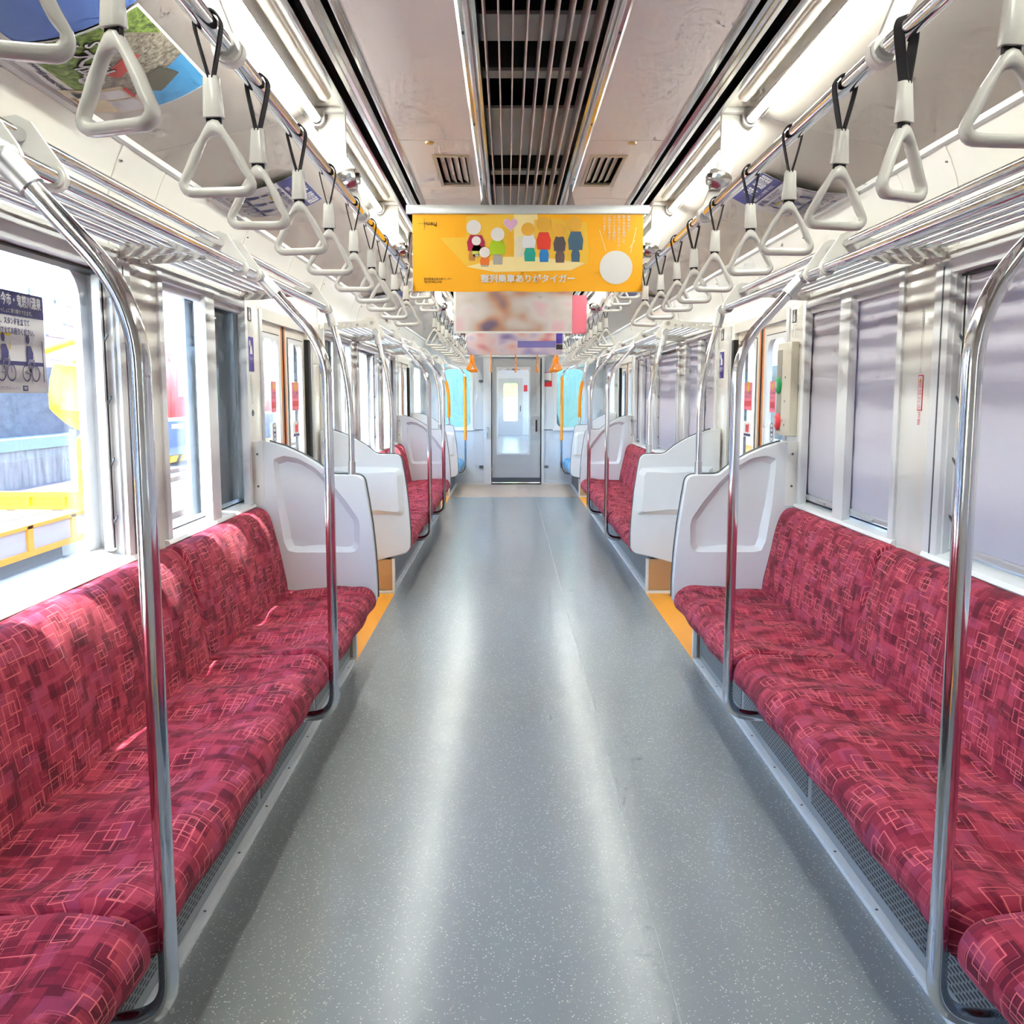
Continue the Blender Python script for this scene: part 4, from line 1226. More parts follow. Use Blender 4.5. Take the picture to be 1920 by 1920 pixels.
figure(1205, 262, 54, blob(1160, 1258, 312, 425), ('charcoal', (84, 74, 80)), blob(1175, 1250, 415, 515), ('umber', (110, 86, 84)), HY)
figure(1325, 215, 58, blob(1275, 1395, 272, 415), ('slate', (66, 98, 122)), blob(1300, 1370, 405, 508), ('slate', (66, 98, 122)), HY)
# white roundel, left plain
P.disc('roundel', 1655, 553, 130, PAPER, 3, ry=132, n=40)
for a in ((1522, 260, 1575, 425), (1812, 238, 1768, 438), (1803, 338, 1760, 400)):
    P.line('motion_line', a[0], a[1], a[2], a[3], 6, CREAM, 3)
class PT(Print):   # lettering in the drawing grid (v runs downwards)
    pass
def btext(body, u, v, size, mat, align='LEFT', bold=0.0, sx=1.0, vertical=False, pitch=1.08):
    m = MB()
    items = [(body, u, v)] if not vertical else [(ch, u, v + i * size * pitch) for i, ch in enumerate(body)]
    for b, uu, vv in items:
        vs, fs = text_shape(b, size, 'CENTER' if vertical else align, bold * size, sx)
        m.add([bpt(uu + x, vv - y, 0.0045 - 0.0001 * k) for x, y, k in vs], fs)
    return m.build('lettering', mat, ban)
btext('整列乗車ありがタイガー', 962, 645, 66, PAPER, 'CENTER', 0.030, 1.03)
btext('TOBU', 138, 213, 30, INKK, 'LEFT', 0.006, 1.35)
P.line('logo_stroke', 100, 212, 185, 212, 2, INKK, 3); P.line('logo_stroke', 148, 172, 148, 262, 2, INKK, 3)
btext('東武鉄道お客さまセンター', 140, 645, 19, INKK, 'LEFT', 0.008, 1.0)
btext('TEL.03-5962-0102', 140, 669, 19, INKK, 'LEFT', 0.008, 1.0)
for k, b in enumerate(('乗車の際は', '降りる方を優先して', '並んでお待ちください。', 'スムーズな乗降に', 'ご協力ありがとう', 'ございます。')):
    btext(b, 1750 - 38 * k, 158, 23, PAPER, vertical=True, bold=0.012)
for o in ban.children: o.matrix_parent_inverse = inv

def soft_banner(y, label, mat, x0, x1, z0, extra):
    root = tag(empty('hanging_banner', (0, y, 2.17)), label, 'banner', 'ceiling banners')
    inv = Matrix.Translation(-root.location)
    banner_holder(root, y, 2.136)
    bx('paper', mat, root, x0, x1, y - 0.001, y + 0.0005, z0, 2.136)
    for nm_, m_, a, b, c, d in extra: bx(nm_, m_, root, a, b, y - 0.0022, y - 0.0012, c, d)
    for o in root.children: o.matrix_parent_inverse = inv
BL2 = blotch('hazy_print_beige', [(0.25, C(120, 104, 128)), (0.38, C(196, 150, 124)), (0.48, C(200, 186, 180)), (0.62, C(210, 202, 200)), (0.78, C(218, 180, 188))], 5.0, 6.5, 3.3)
BL3 = blotch('hazy_print_violet', [(0.28, C(196, 110, 120)), (0.42, C(212, 178, 172)), (0.52, C(206, 190, 198)), (0.66, C(160, 146, 184)), (0.8, C(110, 104, 168))], 4.0, 6.5, 8.1)
soft_banner(7.30, 'hazy beige poster with a pink edge hanging behind the yellow one', BL2, -0.497, 0.405, 1.822, [('pink_sheet', PINK, 0.402, 0.512, 1.812, 2.10), ('white_margin', PAPER, -0.497, 0.402, 1.816, 1.832), ('white_margin', PAPER, -0.497, -0.478, 1.83, 2.136)])
soft_banner(10.35, 'hazy violet and white poster hanging furthest down the aisle', BL3, -0.525, 0.50, 1.786, [('violet_sheet', PURPLE, 0.435, 0.505, 1.90, 2.02), ('dark_margin', INKK, 0.435, 0.505, 1.84, 1.895), ('blue_block', plain('print_bluegrey', (118, 112, 176), 0.5), 0.02, 0.43, 1.86, 1.93)])

# ------------------------------------------------------------------ posters on the coved ceiling
def cove_z(x):
    for (a, za), (b, zb) in zip(CPROF, CPROF[1:]):
        if b <= x <= a: return za + (zb - za) * (a - x) / (a - b)
    return CPROF[0][1]
def cove_fn(s, y0, W, H, sag):
    def fn(u, v, l):
        y = y0 + u if s < 0 else y0 - u
        q = v / H
        x = 1.283 - (1.283 - 0.925) * q
        e = 1.0
        return (s * x, y, cove_z(x) - 0.004 - sag * 4 * q * (1 - q) * e - l)
    return fn
def cove_poster(s, y0, W, H, sag, label, mat, group='cove posters'):
    fn = cove_fn(s, y0, W, H, sag)
    c = Vector(fn(W / 2, H / 2, 0))
    root = tag(empty('cove_poster', c), label, 'poster', group)
    m = MB()
    k = 12
    m.loft([[fn(u, H * i / k, l) for u, l in ((0, 0), (W, 0), (W, -0.0012), (0, -0.0012))] for i in range(k + 1)])
    m.build('paper', mat, root, smooth=50)
    pr = Print(fn, root); pr.lift = 0.0007
    return root, pr, fn
class Sub(Print):
    """prints follow a curved sheet: long shapes are cut into strips across v"""
    def strip(self, name, u0, u1, v0, v1, mat, lift=1, nv=8):
        m = MB(); vs = []; fs = []
        for i in range(nv + 1):
            v = v0 + (v1 - v0) * i / nv
            vs += [self.fn(u0, v, self.lift * lift), self.fn(u1, v, self.lift * lift)]
        m.add(vs, [(2 * i, 2 * i + 1, 2 * i + 3, 2 * i + 2) for i in range(nv)])
        return m.build(name, mat, self.parent)
def cycle_sheet(pr, W, H, three=True):
    """notice about bringing bicycles on board"""
    S = Sub(pr.fn, pr.parent); S.lift = pr.lift
    S.strip('header_block', 0, W, H * 0.76, H, NAVY, 1)
    pr.text('下今市・鬼怒川温泉', W * 0.97, H * 0.905, H * 0.130, PAPER, 'RIGHT', H * 0.003, 0.76)
    pr.text('自転車といっしょに乗り降りできます。', W * 0.86, H * 0.80, H * 0.050, PAPER, 'RIGHT', H * 0.0008)
    S.strip('marker_stroke', W * 0.30, W * 0.545, H * 0.560, H * 0.585, MARK_Y, 1, 1)
    pr.text('乗車の際は、スタンドを立てて', W * 0.80, H * 0.70, H * 0.075, NAVY, 'RIGHT', H * 0.001, 0.84)
    pr.text('手で押さえてお座りください。', W * 0.88, H * 0.605, H * 0.075, NAVY, 'RIGHT', H * 0.001, 0.84)
    S.strip('bench_line', W * 0.10, W * 0.965, H * 0.275, H * 0.315, NAVY, 1, 1)
    S.strip('bench_end', W * 0.955, W * 0.965, H * 0.11, H * 0.54, NAVY, 1, 4)
    xs = (0.46, 0.78) if not three else (0.26, 0.52, 0.78)
    for q in xs:
        u = W * q
        pr.disc('pictogram_head', u - 0.02 * W, H * 0.54, H * 0.035, NAVY, 2, ry=H * 0.045, n=14)
        pr.poly('pictogram_body', [(u - 0.055 * W, H * 0.31), (u - 0.045 * W, H * 0.46), (u - 0.035 * W, H * 0.475), (u + 0.015 * W, H * 0.475), (u + 0.045 * W, H * 0.40), (u + 0.035 * W, H * 0.33)], NAVY, 2)
        r = H * 0.085
        for d in (-0.062, 0.062):
            pr.disc('pictogram_wheel', u + d * W, H * 0.20, r, NAVY, 3, n=22, ring=H * 0.013)
        for a, b, c, d in ((-0.062, 0.20, -0.02, 0.33), (-0.02, 0.33, 0.005, 0.20), (-0.02, 0.33, 0.045, 0.33), (0.045, 0.33, 0.005, 0.20), (0.062, 0.20, 0.038, 0.37), (-0.062, 0.20, 0.005, 0.20)):
            pr.line('pictogram_frame', u + a * W, H * b, u + c * W, H * d, H * 0.016, PAPER, 4)
            pr.line('pictogram_frame', u + a * W, H * b, u + c * W, H * d, H * 0.008, NAVY, 5)
    pr.line('pictogram_arrow', W * (xs[0] + 0.085), H * 0.50, W * (xs[0] + 0.055), H * 0.42, H * 0.014, MARK_Y, 3)
    pr.text('日光・鬼怒川サイクルトレイン', W * 0.62, H * 0.045, H * 0.045, NAVY, 'RIGHT')
    S.strip('search_box', W * 0.66, W * 0.73, H * 0.02, H * 0.075, NAVY, 1, 1)
    pr.text('検索', W * 0.695, H * 0.047, H * 0.035, PAPER, 'CENTER')
r_, pr, fn = cove_poster(1, 4.40, 0.50, 0.365, 0.030, 'navy and white bicycle notice curling off the cove above the blinds', SIGNG)
cycle_sheet(pr, 0.50, 0.365)
r_, pr, fn = cove_poster(-1, 3.92, 0.50, 0.365, 0.030, 'navy and white bicycle notice on the cove above the clear windows', SIGNG)
cycle_sheet(pr, 0.50, 0.365)
for (s, y0, lab) in ((1, 8.6, 'pale notice sheet on the cove, far right'), (-1, 8.0, 'pale notice sheet on the cove, far left')):
    r_, pr, fn = cove_poster(s, y0, 0.50, 0.365, 0.02, lab, SIGNG)
    Sub(pr.fn, r_).strip('header_block', 0, 0.5, 0.28, 0.365, NAVY, 1)
# railway excursion poster
W_, H_ = 0.53, 0.37
HILL = tex2('poster_foliage', C(60, 84, 40), C(150, 176, 80), 60, 0.5)
TOWN = tex2('poster_town', C(90, 84, 76), C(190, 178, 158), 70, 0.5)
r_, pr, fn = cove_poster(-1, 2.275, W_, H_, 0.038, 'colourful excursion poster with green hills and blue sea above the left windows', PAPER)
S = Sub(fn, r_); S.lift = 0.0007
S.strip('printed_hills', 0.008, 0.34, 0.062, 0.365, HILL, 1)
def ppoly(name, pts, mat, lift):
    # cut in v so that it follows the sheet
    vs = sorted({v for _, v in pts}); v0, v1 = vs[0], vs[-1]
    m = MB()
    k = 8
    rows = []
    for i in range(k + 1):
        v = v0 + (v1 - v0) * min(max(i / k, 0.001), 0.999)
        xs = []
        for (a, b), (c, d) in zip(pts, pts[1:] + pts[:1]):
            if (b - v) * (d - v) <= 0 and b != d: xs.append(a + (c - a) * (v - b) / (d - b))
        rows.append([fn(min(xs), v, 0.0007 * lift), fn(max(xs), v, 0.0007 * lift)])
    b = m.add([p for r in rows for p in r], [(2 * i, 2 * i + 1, 2 * i + 3, 2 * i + 2) for i in range(k)])
    return m.build(name, mat, r_)
ppoly('printed_town', [(0.06, 0.30), (0.16, 0.365), (0.44, 0.365), (0.40, 0.16), (0.28, 0.13)], TOWN, 2)
ppoly('printed_sea', [(0.30, 0.365), (0.522, 0.365), (0.522, 0.215), (0.40, 0.215), (0.34, 0.29)], SKYB, 3)
ppoly('printed_island', [(0.30, 0.31), (0.38, 0.33), (0.435, 0.26), (0.40, 0.235), (0.34, 0.24), (0.31, 0.27)], plain('print_rock', (92, 88, 74), 0.6), 4)
ppoly('printed_roof', [(0.165, 0.275), (0.20, 0.295), (0.285, 0.205), (0.235, 0.185)], plain('print_roof_red', (196, 84, 74), 0.6), 4)
TAN = plain('print_sand', (228, 208, 172), 0.5)
ppoly('printed_timetable', [(0.33, 0.06), (0.33, 0.21), (0.524, 0.212), (0.524, 0.012), (0.335, 0.012)], TAN, 3)
S.strip('timetable_box', 0.345, 0.41, 0.10, 0.18, PAPER, 5, 3); S.strip('timetable_box', 0.42, 0.515, 0.11, 0.19, PAPER, 5, 3)
S.strip('red_label', 0.345, 0.415, 0.186, 0.196, RED, 5, 1)
for k in range(4):
    pr.text('10:05 12:30 14:50', 0.424, 0.182 - k * 0.018, 0.010, INKK)
    pr.text('9:20 11:40', 0.349, 0.170 - k * 0.018, 0.010, INKK)
S.strip('loco_box', 0.345, 0.395, 0.03, 0.085, PAPER, 5, 2)
pr.poly('loco_silhouette', [(0.350, 0.042), (0.390, 0.042), (0.390, 0.056), (0.382, 0.066), (0.380, 0.072), (0.374, 0.072), (0.373, 0.064), (0.362, 0.064), (0.362, 0.074), (0.350, 0.074)], INKK, 6)
pr.text('東武鉄道株式会社', 0.40, 0.024, 0.013, INKK, lift=6)
for mm, bo, lf in ((INKK, 0.0042, 6), (PAPER, 0.0012, 8)):
    pr.text('S', 0.050, 0.232, 0.050, mm, bold=bo, lift=lf, rot=-0.1)
    pr.text('L', 0.036, 0.185, 0.055, mm, bold=bo, lift=lf, rot=-0.1)
    pr.text('大', 0.072, 0.190, 0.085, mm, bold=bo, lift=lf)
    pr.text('樹', 0.150, 0.172, 0.085, mm, bold=bo, lift=lf)
pr.disc('speech_bubble', 0.262, 0.140, 0.036, PAPER, 6, ry=0.032)
pr.text('好評', 0.262, 0.152, 0.018, INKK, 'CENTER', lift=8); pr.text('運転中!!', 0.262, 0.130, 0.016, INKK, 'CENTER', lift=8)
S.strip('company_mark', 0.016, 0.030, 0.028, 0.050, NAVY, 2, 1)
pr.text('東武鉄道お客さまセンター', 0.036, 0.044, 0.0155, NAVY, bold=0.0003)
pr.text('TEL.03-5962-0102', 0.180, 0.034, 0.021, NAVY, bold=0.0006)
r_, pr, fn = cove_poster(-1, 1.735, W_, H_, 0.038, 'blue and white poster at the upper corner over the nearest bench', plain('print_cobalt', (86, 120, 196), 0.5))
Sub(fn, r_).strip('white_margin', 0, W_, 0, 0.08, PAPER, 1)

# ------------------------------------------------------------------ notice stuck on the left window
def win_fn(u, v, l): return (-1.4475 + l, 2.408 + u, 1.356 + v)
wsg = tag(empty('window_notice', (-1.447, 2.62, 1.5)), 'grey and navy bicycle notice stuck on the left window glass', 'notice')
bx('sheet', SIGNG, wsg, -1.4488, -1.4477, 2.408, 2.828, 1.356, 1.634)
cycle_sheet(Print(win_fn, wsg), 0.42, 0.278, False)
for o in wsg.children: o.matrix_parent_inverse = Matrix.Translation(-wsg.location)
for r0 in [o for o in bpy.data.objects if o.name.startswith('cove_poster')]:
    for o in r0.children: o.matrix_parent_inverse = Matrix.Translation(-r0.location)

# ------------------------------------------------------------------ stickers on walls and doors
def sticker(s, y0, y1, z0, z1, mat, label, x=1.36, draw=None, name='sticker'):
    root = tag(empty(name, (s * x, (y0 + y1) / 2, (z0 + z1) / 2)), label, 'sticker', 'stickers')
    wbox('sheet', mat, root, s, x - 0.0012, x - 0.0002, y0, y1, z0, z1)
    W, H = y1 - y0, z1 - z0
    def fn(u, v, l): return (s * (x - 0.0014 - l), (y0 + u) if s < 0 else (y1 - u), z0 + v)
    if draw: draw(Print(fn, root), W, H)
    for o in root.children: o.matrix_parent_inverse = Matrix.Translation(-root.location)
def vtext(body, mat):
    def d(p, W, H):
        sz = min(W * 0.8, H / len(body) / 1.06)
        p.text(body, W / 2, H - sz * 0.6, sz, mat, vertical=True, pitch=1.05)
    return d
def d_icon(p, W, H):
    p.poly('icon_shape', [(W * .35, H * .08), (W * .65, H * .08), (W * .75, H * .3), (W * .68, H * .55), (W * .57, H * .72), (W * .55, H * .92), (W * .45, H * .92), (W * .43, H * .72), (W * .32, H * .55), (W * .25, H * .3)], PAPER, 1)
    p.poly('icon_flame', [(W * .42, H * .28), (W * .58, H * .28), (W * .5, H * .5)], INKK, 2)
def d_violet(p, W, H):
    p.disc('sticker_moon', W * .3, H * .82, W * .16, PAPER, 1, n=14)
    p.poly('sticker_shape', [(W * .25, H * .5), (W * .75, H * .5), (W * .7, H * .7), (W * .5, H * .78), (W * .3, H * .7)], PAPER, 1)
    p.text('お静かに', W / 2, H * 0.36, W * 0.2, PAPER, 'CENTER')
    p.text('マナーモード', W / 2, H * 0.26, W * 0.14, PAPER, 'CENTER')
def d_warn(p, W, H):
    p.rect('label_inner', W * .12, W * .88, H * .03, H * .97, PAPER, 1)
    p.poly('warning_triangle', [(W * .22, H * .80), (W * .78, H * .80), (W * .5, H * .94)], plain('warn_amber', (214, 140, 60), 0.5), 2)
    p.text('指はさみ注意', W / 2, H * 0.72, W * 0.62, RED, vertical=True, pitch=1.05)
for s, nm in SIDES:
    for yy, w in ((4.715, 'first'), ):
        off = 0.0 if s < 0 else 0.10
        sticker(s, yy + off, yy + 0.068 + off, 1.712, 1.778, INKK, 'small black sticker with a white bottle shape on the %s pillar by the first door' % nm, draw=d_icon)
        sticker(s, yy + 0.01 + off, yy + 0.06 + off, 1.64, 1.705, PAPER, 'small white text sticker below the bottle icon on the %s pillar' % nm, draw=vtext('非常用コック', INKK))
sticker(-1, 4.708, 4.808, 1.468, 1.636, PURPLE, 'violet manner sticker on the pillar beside the first left door', draw=d_violet)
sticker(-1, 4.745, 4.782, 1.305, 1.452, WHITE, 'narrow white strip of vertical writing under the violet sticker', draw=vtext('ドアに手を挟まれないように', INKK))
sticker(1, 6.40, 6.525, 1.463, 1.640, PURPLE, 'violet manner sticker on the pillar past the first right door', draw=d_violet)
sticker(1, 6.42, 6.50, 1.714, 1.790, INKK, 'small black icon sticker on the pillar past the first right door', draw=d_icon)
sticker(1, 3.335, 3.352, 1.425, 1.655, WHITE, 'thin vertical line of tiny writing on the right wall pier', draw=vtext('窓を開閉するときは手を挟まないようにご注意', INKK))
sticker(1, 3.318, 3.358, 1.296, 1.420, RED, 'red bordered warning label on the right wall pier', draw=d_warn)
m = MB(); 
kh = tag(empty('key_escutcheon', (-1.36, 4.758, 1.262)), 'small oval keyhole plate on the pillar by the first left door', 'lock')
k1 = MB().lathe([(0.016, 0.0), (0.016, 0.003), (0.010, 0.004), (0.009, 0.001)], (-1.36, 4.758, 1.262), 'x', 16).build('plate', GREYM, kh)
k1.matrix_parent_inverse = Matrix.Translation(-kh.location)
def d_pink(p, W, H):
    p.disc('sticker_mark', W * .5, H * .85, W * .18, MARK_Y, 1, n=10)
    p.text('かけこみ乗車', W / 2, H * .62, W * .14, NAVY, 'CENTER'); p.text('おやめください', W / 2, H * .48, W * .12, NAVY, 'CENTER')
    p.rect('sticker_band', W * .08, W * .92, H * .14, H * .34, RED, 1)
def d_white(p, W, H):
    p.rect('sticker_band', W * .06, W * .94, H * .06, H * .20, NAVY, 1)
    p.poly('sticker_red', [(W * .3, H * .3), (W * .75, H * .3), (W * .75, H * .9), (W * .5, H * .75), (W * .3, H * .85)], RED, 1)
def d_hand(p, W, H):
    for k in range(3): p.disc('sticker_ring', W * .5, H * (.25 + .25 * k), W * .28, NAVY, 1, n=16, ring=W * .06)
for s, nm, yo in ((1, 'right', 5.535), (-1, 'left', 5.545)):
    gx = 1.395
    sticker(s, yo + 0.24, yo + 0.43, 1.258, 1.427, PINK, 'pink notice low on the far glass of the first %s door' % nm, gx, d_pink)
    sticker(s, yo + 0.245, yo + 0.425, 1.095, 1.19, PAPER, 'white notice with red mark on the far glass of the first %s door' % nm, gx, d_white)
    sticker(s, yo - 0.27, yo - 0.155, 1.255, 1.426, PINK, 'pink notice on the near glass of the first %s door' % nm, gx, d_pink)
    sticker(s, yo - 0.27, yo - 0.16, 1.091, 1.195, PAPER, 'white hand trap notice on the near glass of the first %s door' % nm, gx, d_hand)
# door button box
bb = tag(empty('door_button_box', (1.345, 4.86, 1.38)), 'cream door control box with green and red buttons by the right door', 'control box')
CR = plain('cream_plastic', (206, 200, 184), 0.35)
bx('case', CR, bb, 1.318, 1.3595, 4.745, 4.985, 1.145, 1.615, 0.008)
bx('button_strip', plain('strip_grey', (150, 146, 136), 0.5), bb, 1.3165, 1.319, 4.892, 4.978, 1.165, 1.58)
for z, mt, nmn in ((1.40, GREEN, 'open_button'), (1.213, REDB, 'close_button')):
    b_ = MB().lathe([(0.001, -0.014), (0.030, -0.013), (0.042, -0.009), (0.046, 0.0), (0.046, 0.003)], (1.317, 4.934, z), 'x', 24).build(nmn, mt, bb, smooth=50)
    def fnb(u, v, l, z=z): return (1.3015 - l, 4.934 - u, z + v)
    Print(fnb, bb).text('開' if mt is GREEN else '閉', 0, 0, 0.038, PAPER, 'CENTER')
for z in (1.20, 1.32, 1.44):
    MB().lathe([(0.006, -0.001), (0.006, 0.002)], (1.3175, 4.83, z), 'x', 10).build('case_screw', GREYM, bb)
for o in bb.children: o.matrix_parent_inverse = Matrix.Translation(-bb.location)
# end wall notice
en = tag(empty('extinguisher_sign', (0.52, YE, 1.58)), 'red framed white notice on the end wall beside the gangway door', 'sign')
bx('frame', RED, en, 0.462, 0.580, YE - 0.006, YE, 1.478, 1.693)
bx('sheet', PAPER, en, 0.470, 0.572, YE - 0.008, YE - 0.006, 1.565, 1.685)
bx('red_block', REDB, en, 0.474, 0.568, YE - 0.009, YE - 0.0065, 1.486, 1.555)
for o in en.children: o.matrix_parent_inverse = Matrix.Translation(-en.location)
# service panels on the left pillar past the first door
for z0, z1 in ((1.50, 1.655), (1.335, 1.495), (1.12, 1.33)):
    pn = tag(MB().box(-1.360, -1.352, 6.47, 6.585, z0, z1).build('service_cover', CR, None, smooth=40, bevel=0.002), 'cream service cover plate past the first left door, %s' % {1.50: 'top of three', 1.335: 'middle of three', 1.12: 'bottom of three'}[z0], 'cover')
# ------------------------------------------------------------------ the yard outside
GZ = -1.15
gr = struct('ground')
BALL = tex2('ballast', C(74, 70, 72), C(140, 132, 132), 14, 0.9, 6, bump=0.9, bdist=0.05)
bx('ballast_bed', BALL, gr, -80, 80, -30, 140, GZ - 0.3, GZ)
# flat wagon
WY = plain('wagon_yellow', (236, 176, 0), 0.45)
WO = plain('wagon_orange', (232, 150, 0), 0.45)
PLK = plain('wagon_plank', (160, 144, 126), 0.7, var=0.12, scale=3)
UND = plain('underframe_grey', (104, 114, 124), 0.55)
wg = tag(empty('flat_wagon', (-6.4, 5.0, GZ)), 'yellow flat wagon with plank deck standing outside the left windows', 'wagon')
WX0, WX1, WYA, WYB = -7.70, -5.09, -6.0, 11.20
for k in range(14):
    x0 = WX0 + 0.05 + k * (WX1 - WX0 - 0.1) / 14
    bx('deck_plank', PLK, wg, x0, x0 + (WX1 - WX0 - 0.1) / 14 - 0.012, WYA, WYB, -0.07, -0.012 + 0.004 * (k % 3))
for x in (WX0, WX1 - 0.06):
    bx('side_top_flange', WO, wg, x, x + 0.06, WYA, WYB, -0.04, 0.0)
    bx('side_bottom_flange', WO, wg, x - 0.01, x + 0.07, WYA, WYB, -0.33, -0.27)
    bx('side_web', plain('wagon_pale_panel', (180, 168, 162), 0.6), wg, x + 0.02, x + 0.04, WYA, WYB, -0.28, -0.03)
    y = WYB - 0.35
    while y > 5.0:
        bx('side_stake', WO, wg, x - 0.015, x + 0.06, y - 0.06, y + 0.06, -0.31, -0.01)
        y -= 1.0
bx('end_beam_top', WY, wg, WX0, WX1, WYB, WYB + 0.10, 0.15, 0.21)
bx('end_beam_bottom', WY, wg, WX0, WX1, WYB, WYB + 0.10, 0.0, 0.045)
bx('end_beam_web', WO, wg, WX0, WX1, WYB + 0.04, WYB + 0.06, 0.04, 0.16)
for k in range(6):
    x = WX1 - 0.28 - 0.42 * k
    bx('end_beam_rib', WY, wg, x - 0.02, x + 0.02, WYB - 0.004, WYB + 0.09, 0.03, 0.17)
bx('corner_bracket', WO, wg, WX1 - 0.13, WX1 + 0.02, WYB - 0.05, WYB + 0.12, -0.06, 0.16)
MB().tube(smooth_path([(WX1 - 0.08, WYB + 0.05, 0.10), (WX1 - 0.08, WYB + 0.05, 0.86), (WX1 + 0.12, WYB + 0.05, 0.90)], 0.08, 6), 0.030, 10).build('corner_post', WY, wg, smooth=50)
MB().tube([(WX1 - 0.08, WYB + 0.05, 0.50), (WX1 + 0.10, WYB + 0.05, 0.50)], 0.024, 8).build('post_arm', WY, wg, smooth=50)
bx('sole_bar', UND, wg, WX1 - 0.30, WX1 - 0.18, WYA, WYB - 0.3, -0.66, -0.36)
bx('sole_flange', plain('underframe_blue', (140, 158, 184), 0.5), wg, WX1 - 0.32, WX1 - 0.10, WYA, WYB - 0.3, -0.69, -0.64)
for y in (9.9, 8.1, 3.0, 1.2):
    for x in (-5.85, -6.92):
        MB().lathe([(0.001, -0.06), (0.12, -0.06), (0.14, -0.02), (0.36, -0.02), (0.40, 0.05), (0.43, 0.06), (0.43, 0.09), (0.12, 0.08), (0.001, 0.08)], (x, y, GZ + 0.55), 'x', 28).build('wheel', UND, wg, smooth=40)
    bx('axle_box', plain('axle_box_grey', (176, 182, 180), 0.6), wg, -5.78, -5.58, y - 0.16, y + 0.16, -0.78, -0.46, 0.03)
    bx('axle_guard', UND, wg, -5.74, -5.66, y - 0.26, y + 0.26, -0.62, -0.40)
for o in wg.children: o.matrix_parent_inverse = Matrix.Translation(-wg.location)
for x in (-5.86, -6.93, -5.86 - 4.0, -6.93 - 4.0):
    bx('rail_head', plain('rusty_rail', (120, 96, 84), 0.5, 0.6), gr, x - 0.035, x + 0.035, -20, 90, GZ + 0.0, GZ + 0.13)
# machine under a yellow tarpaulin
rnd = random.Random(5)
tp = tag(empty('tarpaulin_cover', (-5.55, 12.1, 0.9)), 'bright yellow tarpaulin bundled over machinery behind the wagon', 'tarpaulin')
loops = []
NT_ = 40
for i in range(15):
    q = i / 14
    z = 0.86 + q * 0.84
    rr = 0.10 + 0.34 * min(1, (q / 0.35)) ** 0.6 if q < 0.35 else 0.44 - 0.04 * (q - 0.35)
    l = []
    for k in range(NT_):
        t = 2 * PI * k / NT_
        f = rr * (1 + 0.07 * math.sin(3 * t + q * 5) + (0.10 * (1 - q)) * math.sin(7 * t + 2 * q) + rnd.uniform(-0.015, 0.015))
        l.append((-5.40 + f * 0.88 * math.copysign(abs(math.cos(t)) ** 0.7, math.cos(t)), 12.15 + f * math.copysign(abs(math.sin(t)) ** 0.7, math.sin(t)), z + 0.03 * math.sin(2 * t)))
    loops.append(l)
c0 = MB().loft(loops).build('cover', plain('tarp_yellow', (240, 176, 0), 0.4, bump=0.3, bscale=9), tp, smooth=35)
c1 = MB().tube([(-5.58, 12.15, 1.78), (-5.15, 12.15, 1.80)], 0.03, 8).build('top_bar', WY, tp, smooth=50)
c2 = MB().tube([(-5.60, 12.15, -0.3), (-5.58, 12.15, 0.92)], 0.10, 10).build('machine_leg', UND, tp, smooth=50)
c3 = bx('machine_base', UND, tp, -6.2, -5.0, 11.6, 12.8, GZ, -0.3)
for o in (c0, c1, c2, c3): o.matrix_parent_inverse = Matrix.Translation(-tp.location)
bo = tag(MB().tube([(-7.7, 15.2, 1.95), (-5.55, 15.0, 2.62)], 0.055, 10).build('crane_boom', WY, None, smooth=50), 'slanting yellow crane boom above the tarpaulin', 'boom')
bo2 = MB().tube([(-5.55, 15.0, GZ), (-5.55, 15.0, 2.7)], 0.09, 8).build('boom_mast', WY, bo, smooth=50)
# retaining walls
CONC = tex2('stained_concrete', C(96, 92, 90), C(150, 145, 140), 3.0, 0.9, 6, stretch=(1, 1.6, 0.25), bump=0.2)
STONE = tex2('dark_stone', C(60, 63, 70), C(96, 97, 102), 5.0, 0.9, 6, stretch=(1, 0.6, 1.6), bump=0.3)
rw = tag(empty('retaining_wall', (-13, 25, GZ)), 'pale stained concrete retaining wall across the yard', 'wall')
bx('wall_face', CONC, rw, -13.6, -13.3, -10, 31.5, GZ, -0.14)
bx('coping', plain('coping_grey', (120, 132, 146), 0.8), rw, -14.2, -13.24, -10, 31.5, -0.14, 0.17)
for o in rw.children: o.matrix_parent_inverse = Matrix.Translation(-rw.location)
sw = tag(MB().box(-14.6, -14.1, -10, 31.5, 0.10, 2.20).build('stone_wall', STONE), 'dark grey stone wall above the concrete coping', 'wall')
# shed with ribbed white cladding
sd = tag(empty('shed', (-20, 34, 0)), 'white ribbed shed with sloping dark roof beyond the stone wall', 'building')
CLAD = plain('white_cladding', (176, 174, 182), 0.5)
for k in range(18):
    z = 2.1 + k * 0.16
    bx('cladding_board', CLAD, sd, -18.12, -18.00 - 0.02 * (k % 2), 14, 44, z, z + 0.145)
bx('shed_core', plain('shed_core_grey', (190, 190, 196), 0.6), sd, -24, -18.1, 14, 44, 0, 4.95)
MB().prism([(-17.7, 4.93), (-17.7, 5.08), (-21, 6.6), (-21, 6.4)], 'y', 38.6, 46).build('roof_slab', plain('shed_roof_grey', (120, 128, 138), 0.6), sd)
for k, (z, a, b) in enumerate(((4.15, 38.9, 42.0), (3.62, 37.4, 39.0), (3.58, 39.1, 42.0))):
    bx('gutter_pipe', plain('pipe_grey', (110, 116, 124), 0.5), sd, -18.02, -17.90, a, b, z, z + 0.07)
for o in sd.children: o.matrix_parent_inverse = Matrix.Translation(-sd.location)
hb = tag(empty('far_building', (-23, 80, 0)), 'beige clapboard building behind the red locomotive', 'building')
for k in range(26):
    z = 0.0 + k * 0.5
    bx('clapboard', plain('beige_board', (176, 170, 160), 0.6), hb, -28, -18.5 - 0.03 * (k % 2), 72.0 - 0.03 * (k % 2), 90, z, z + 0.47)
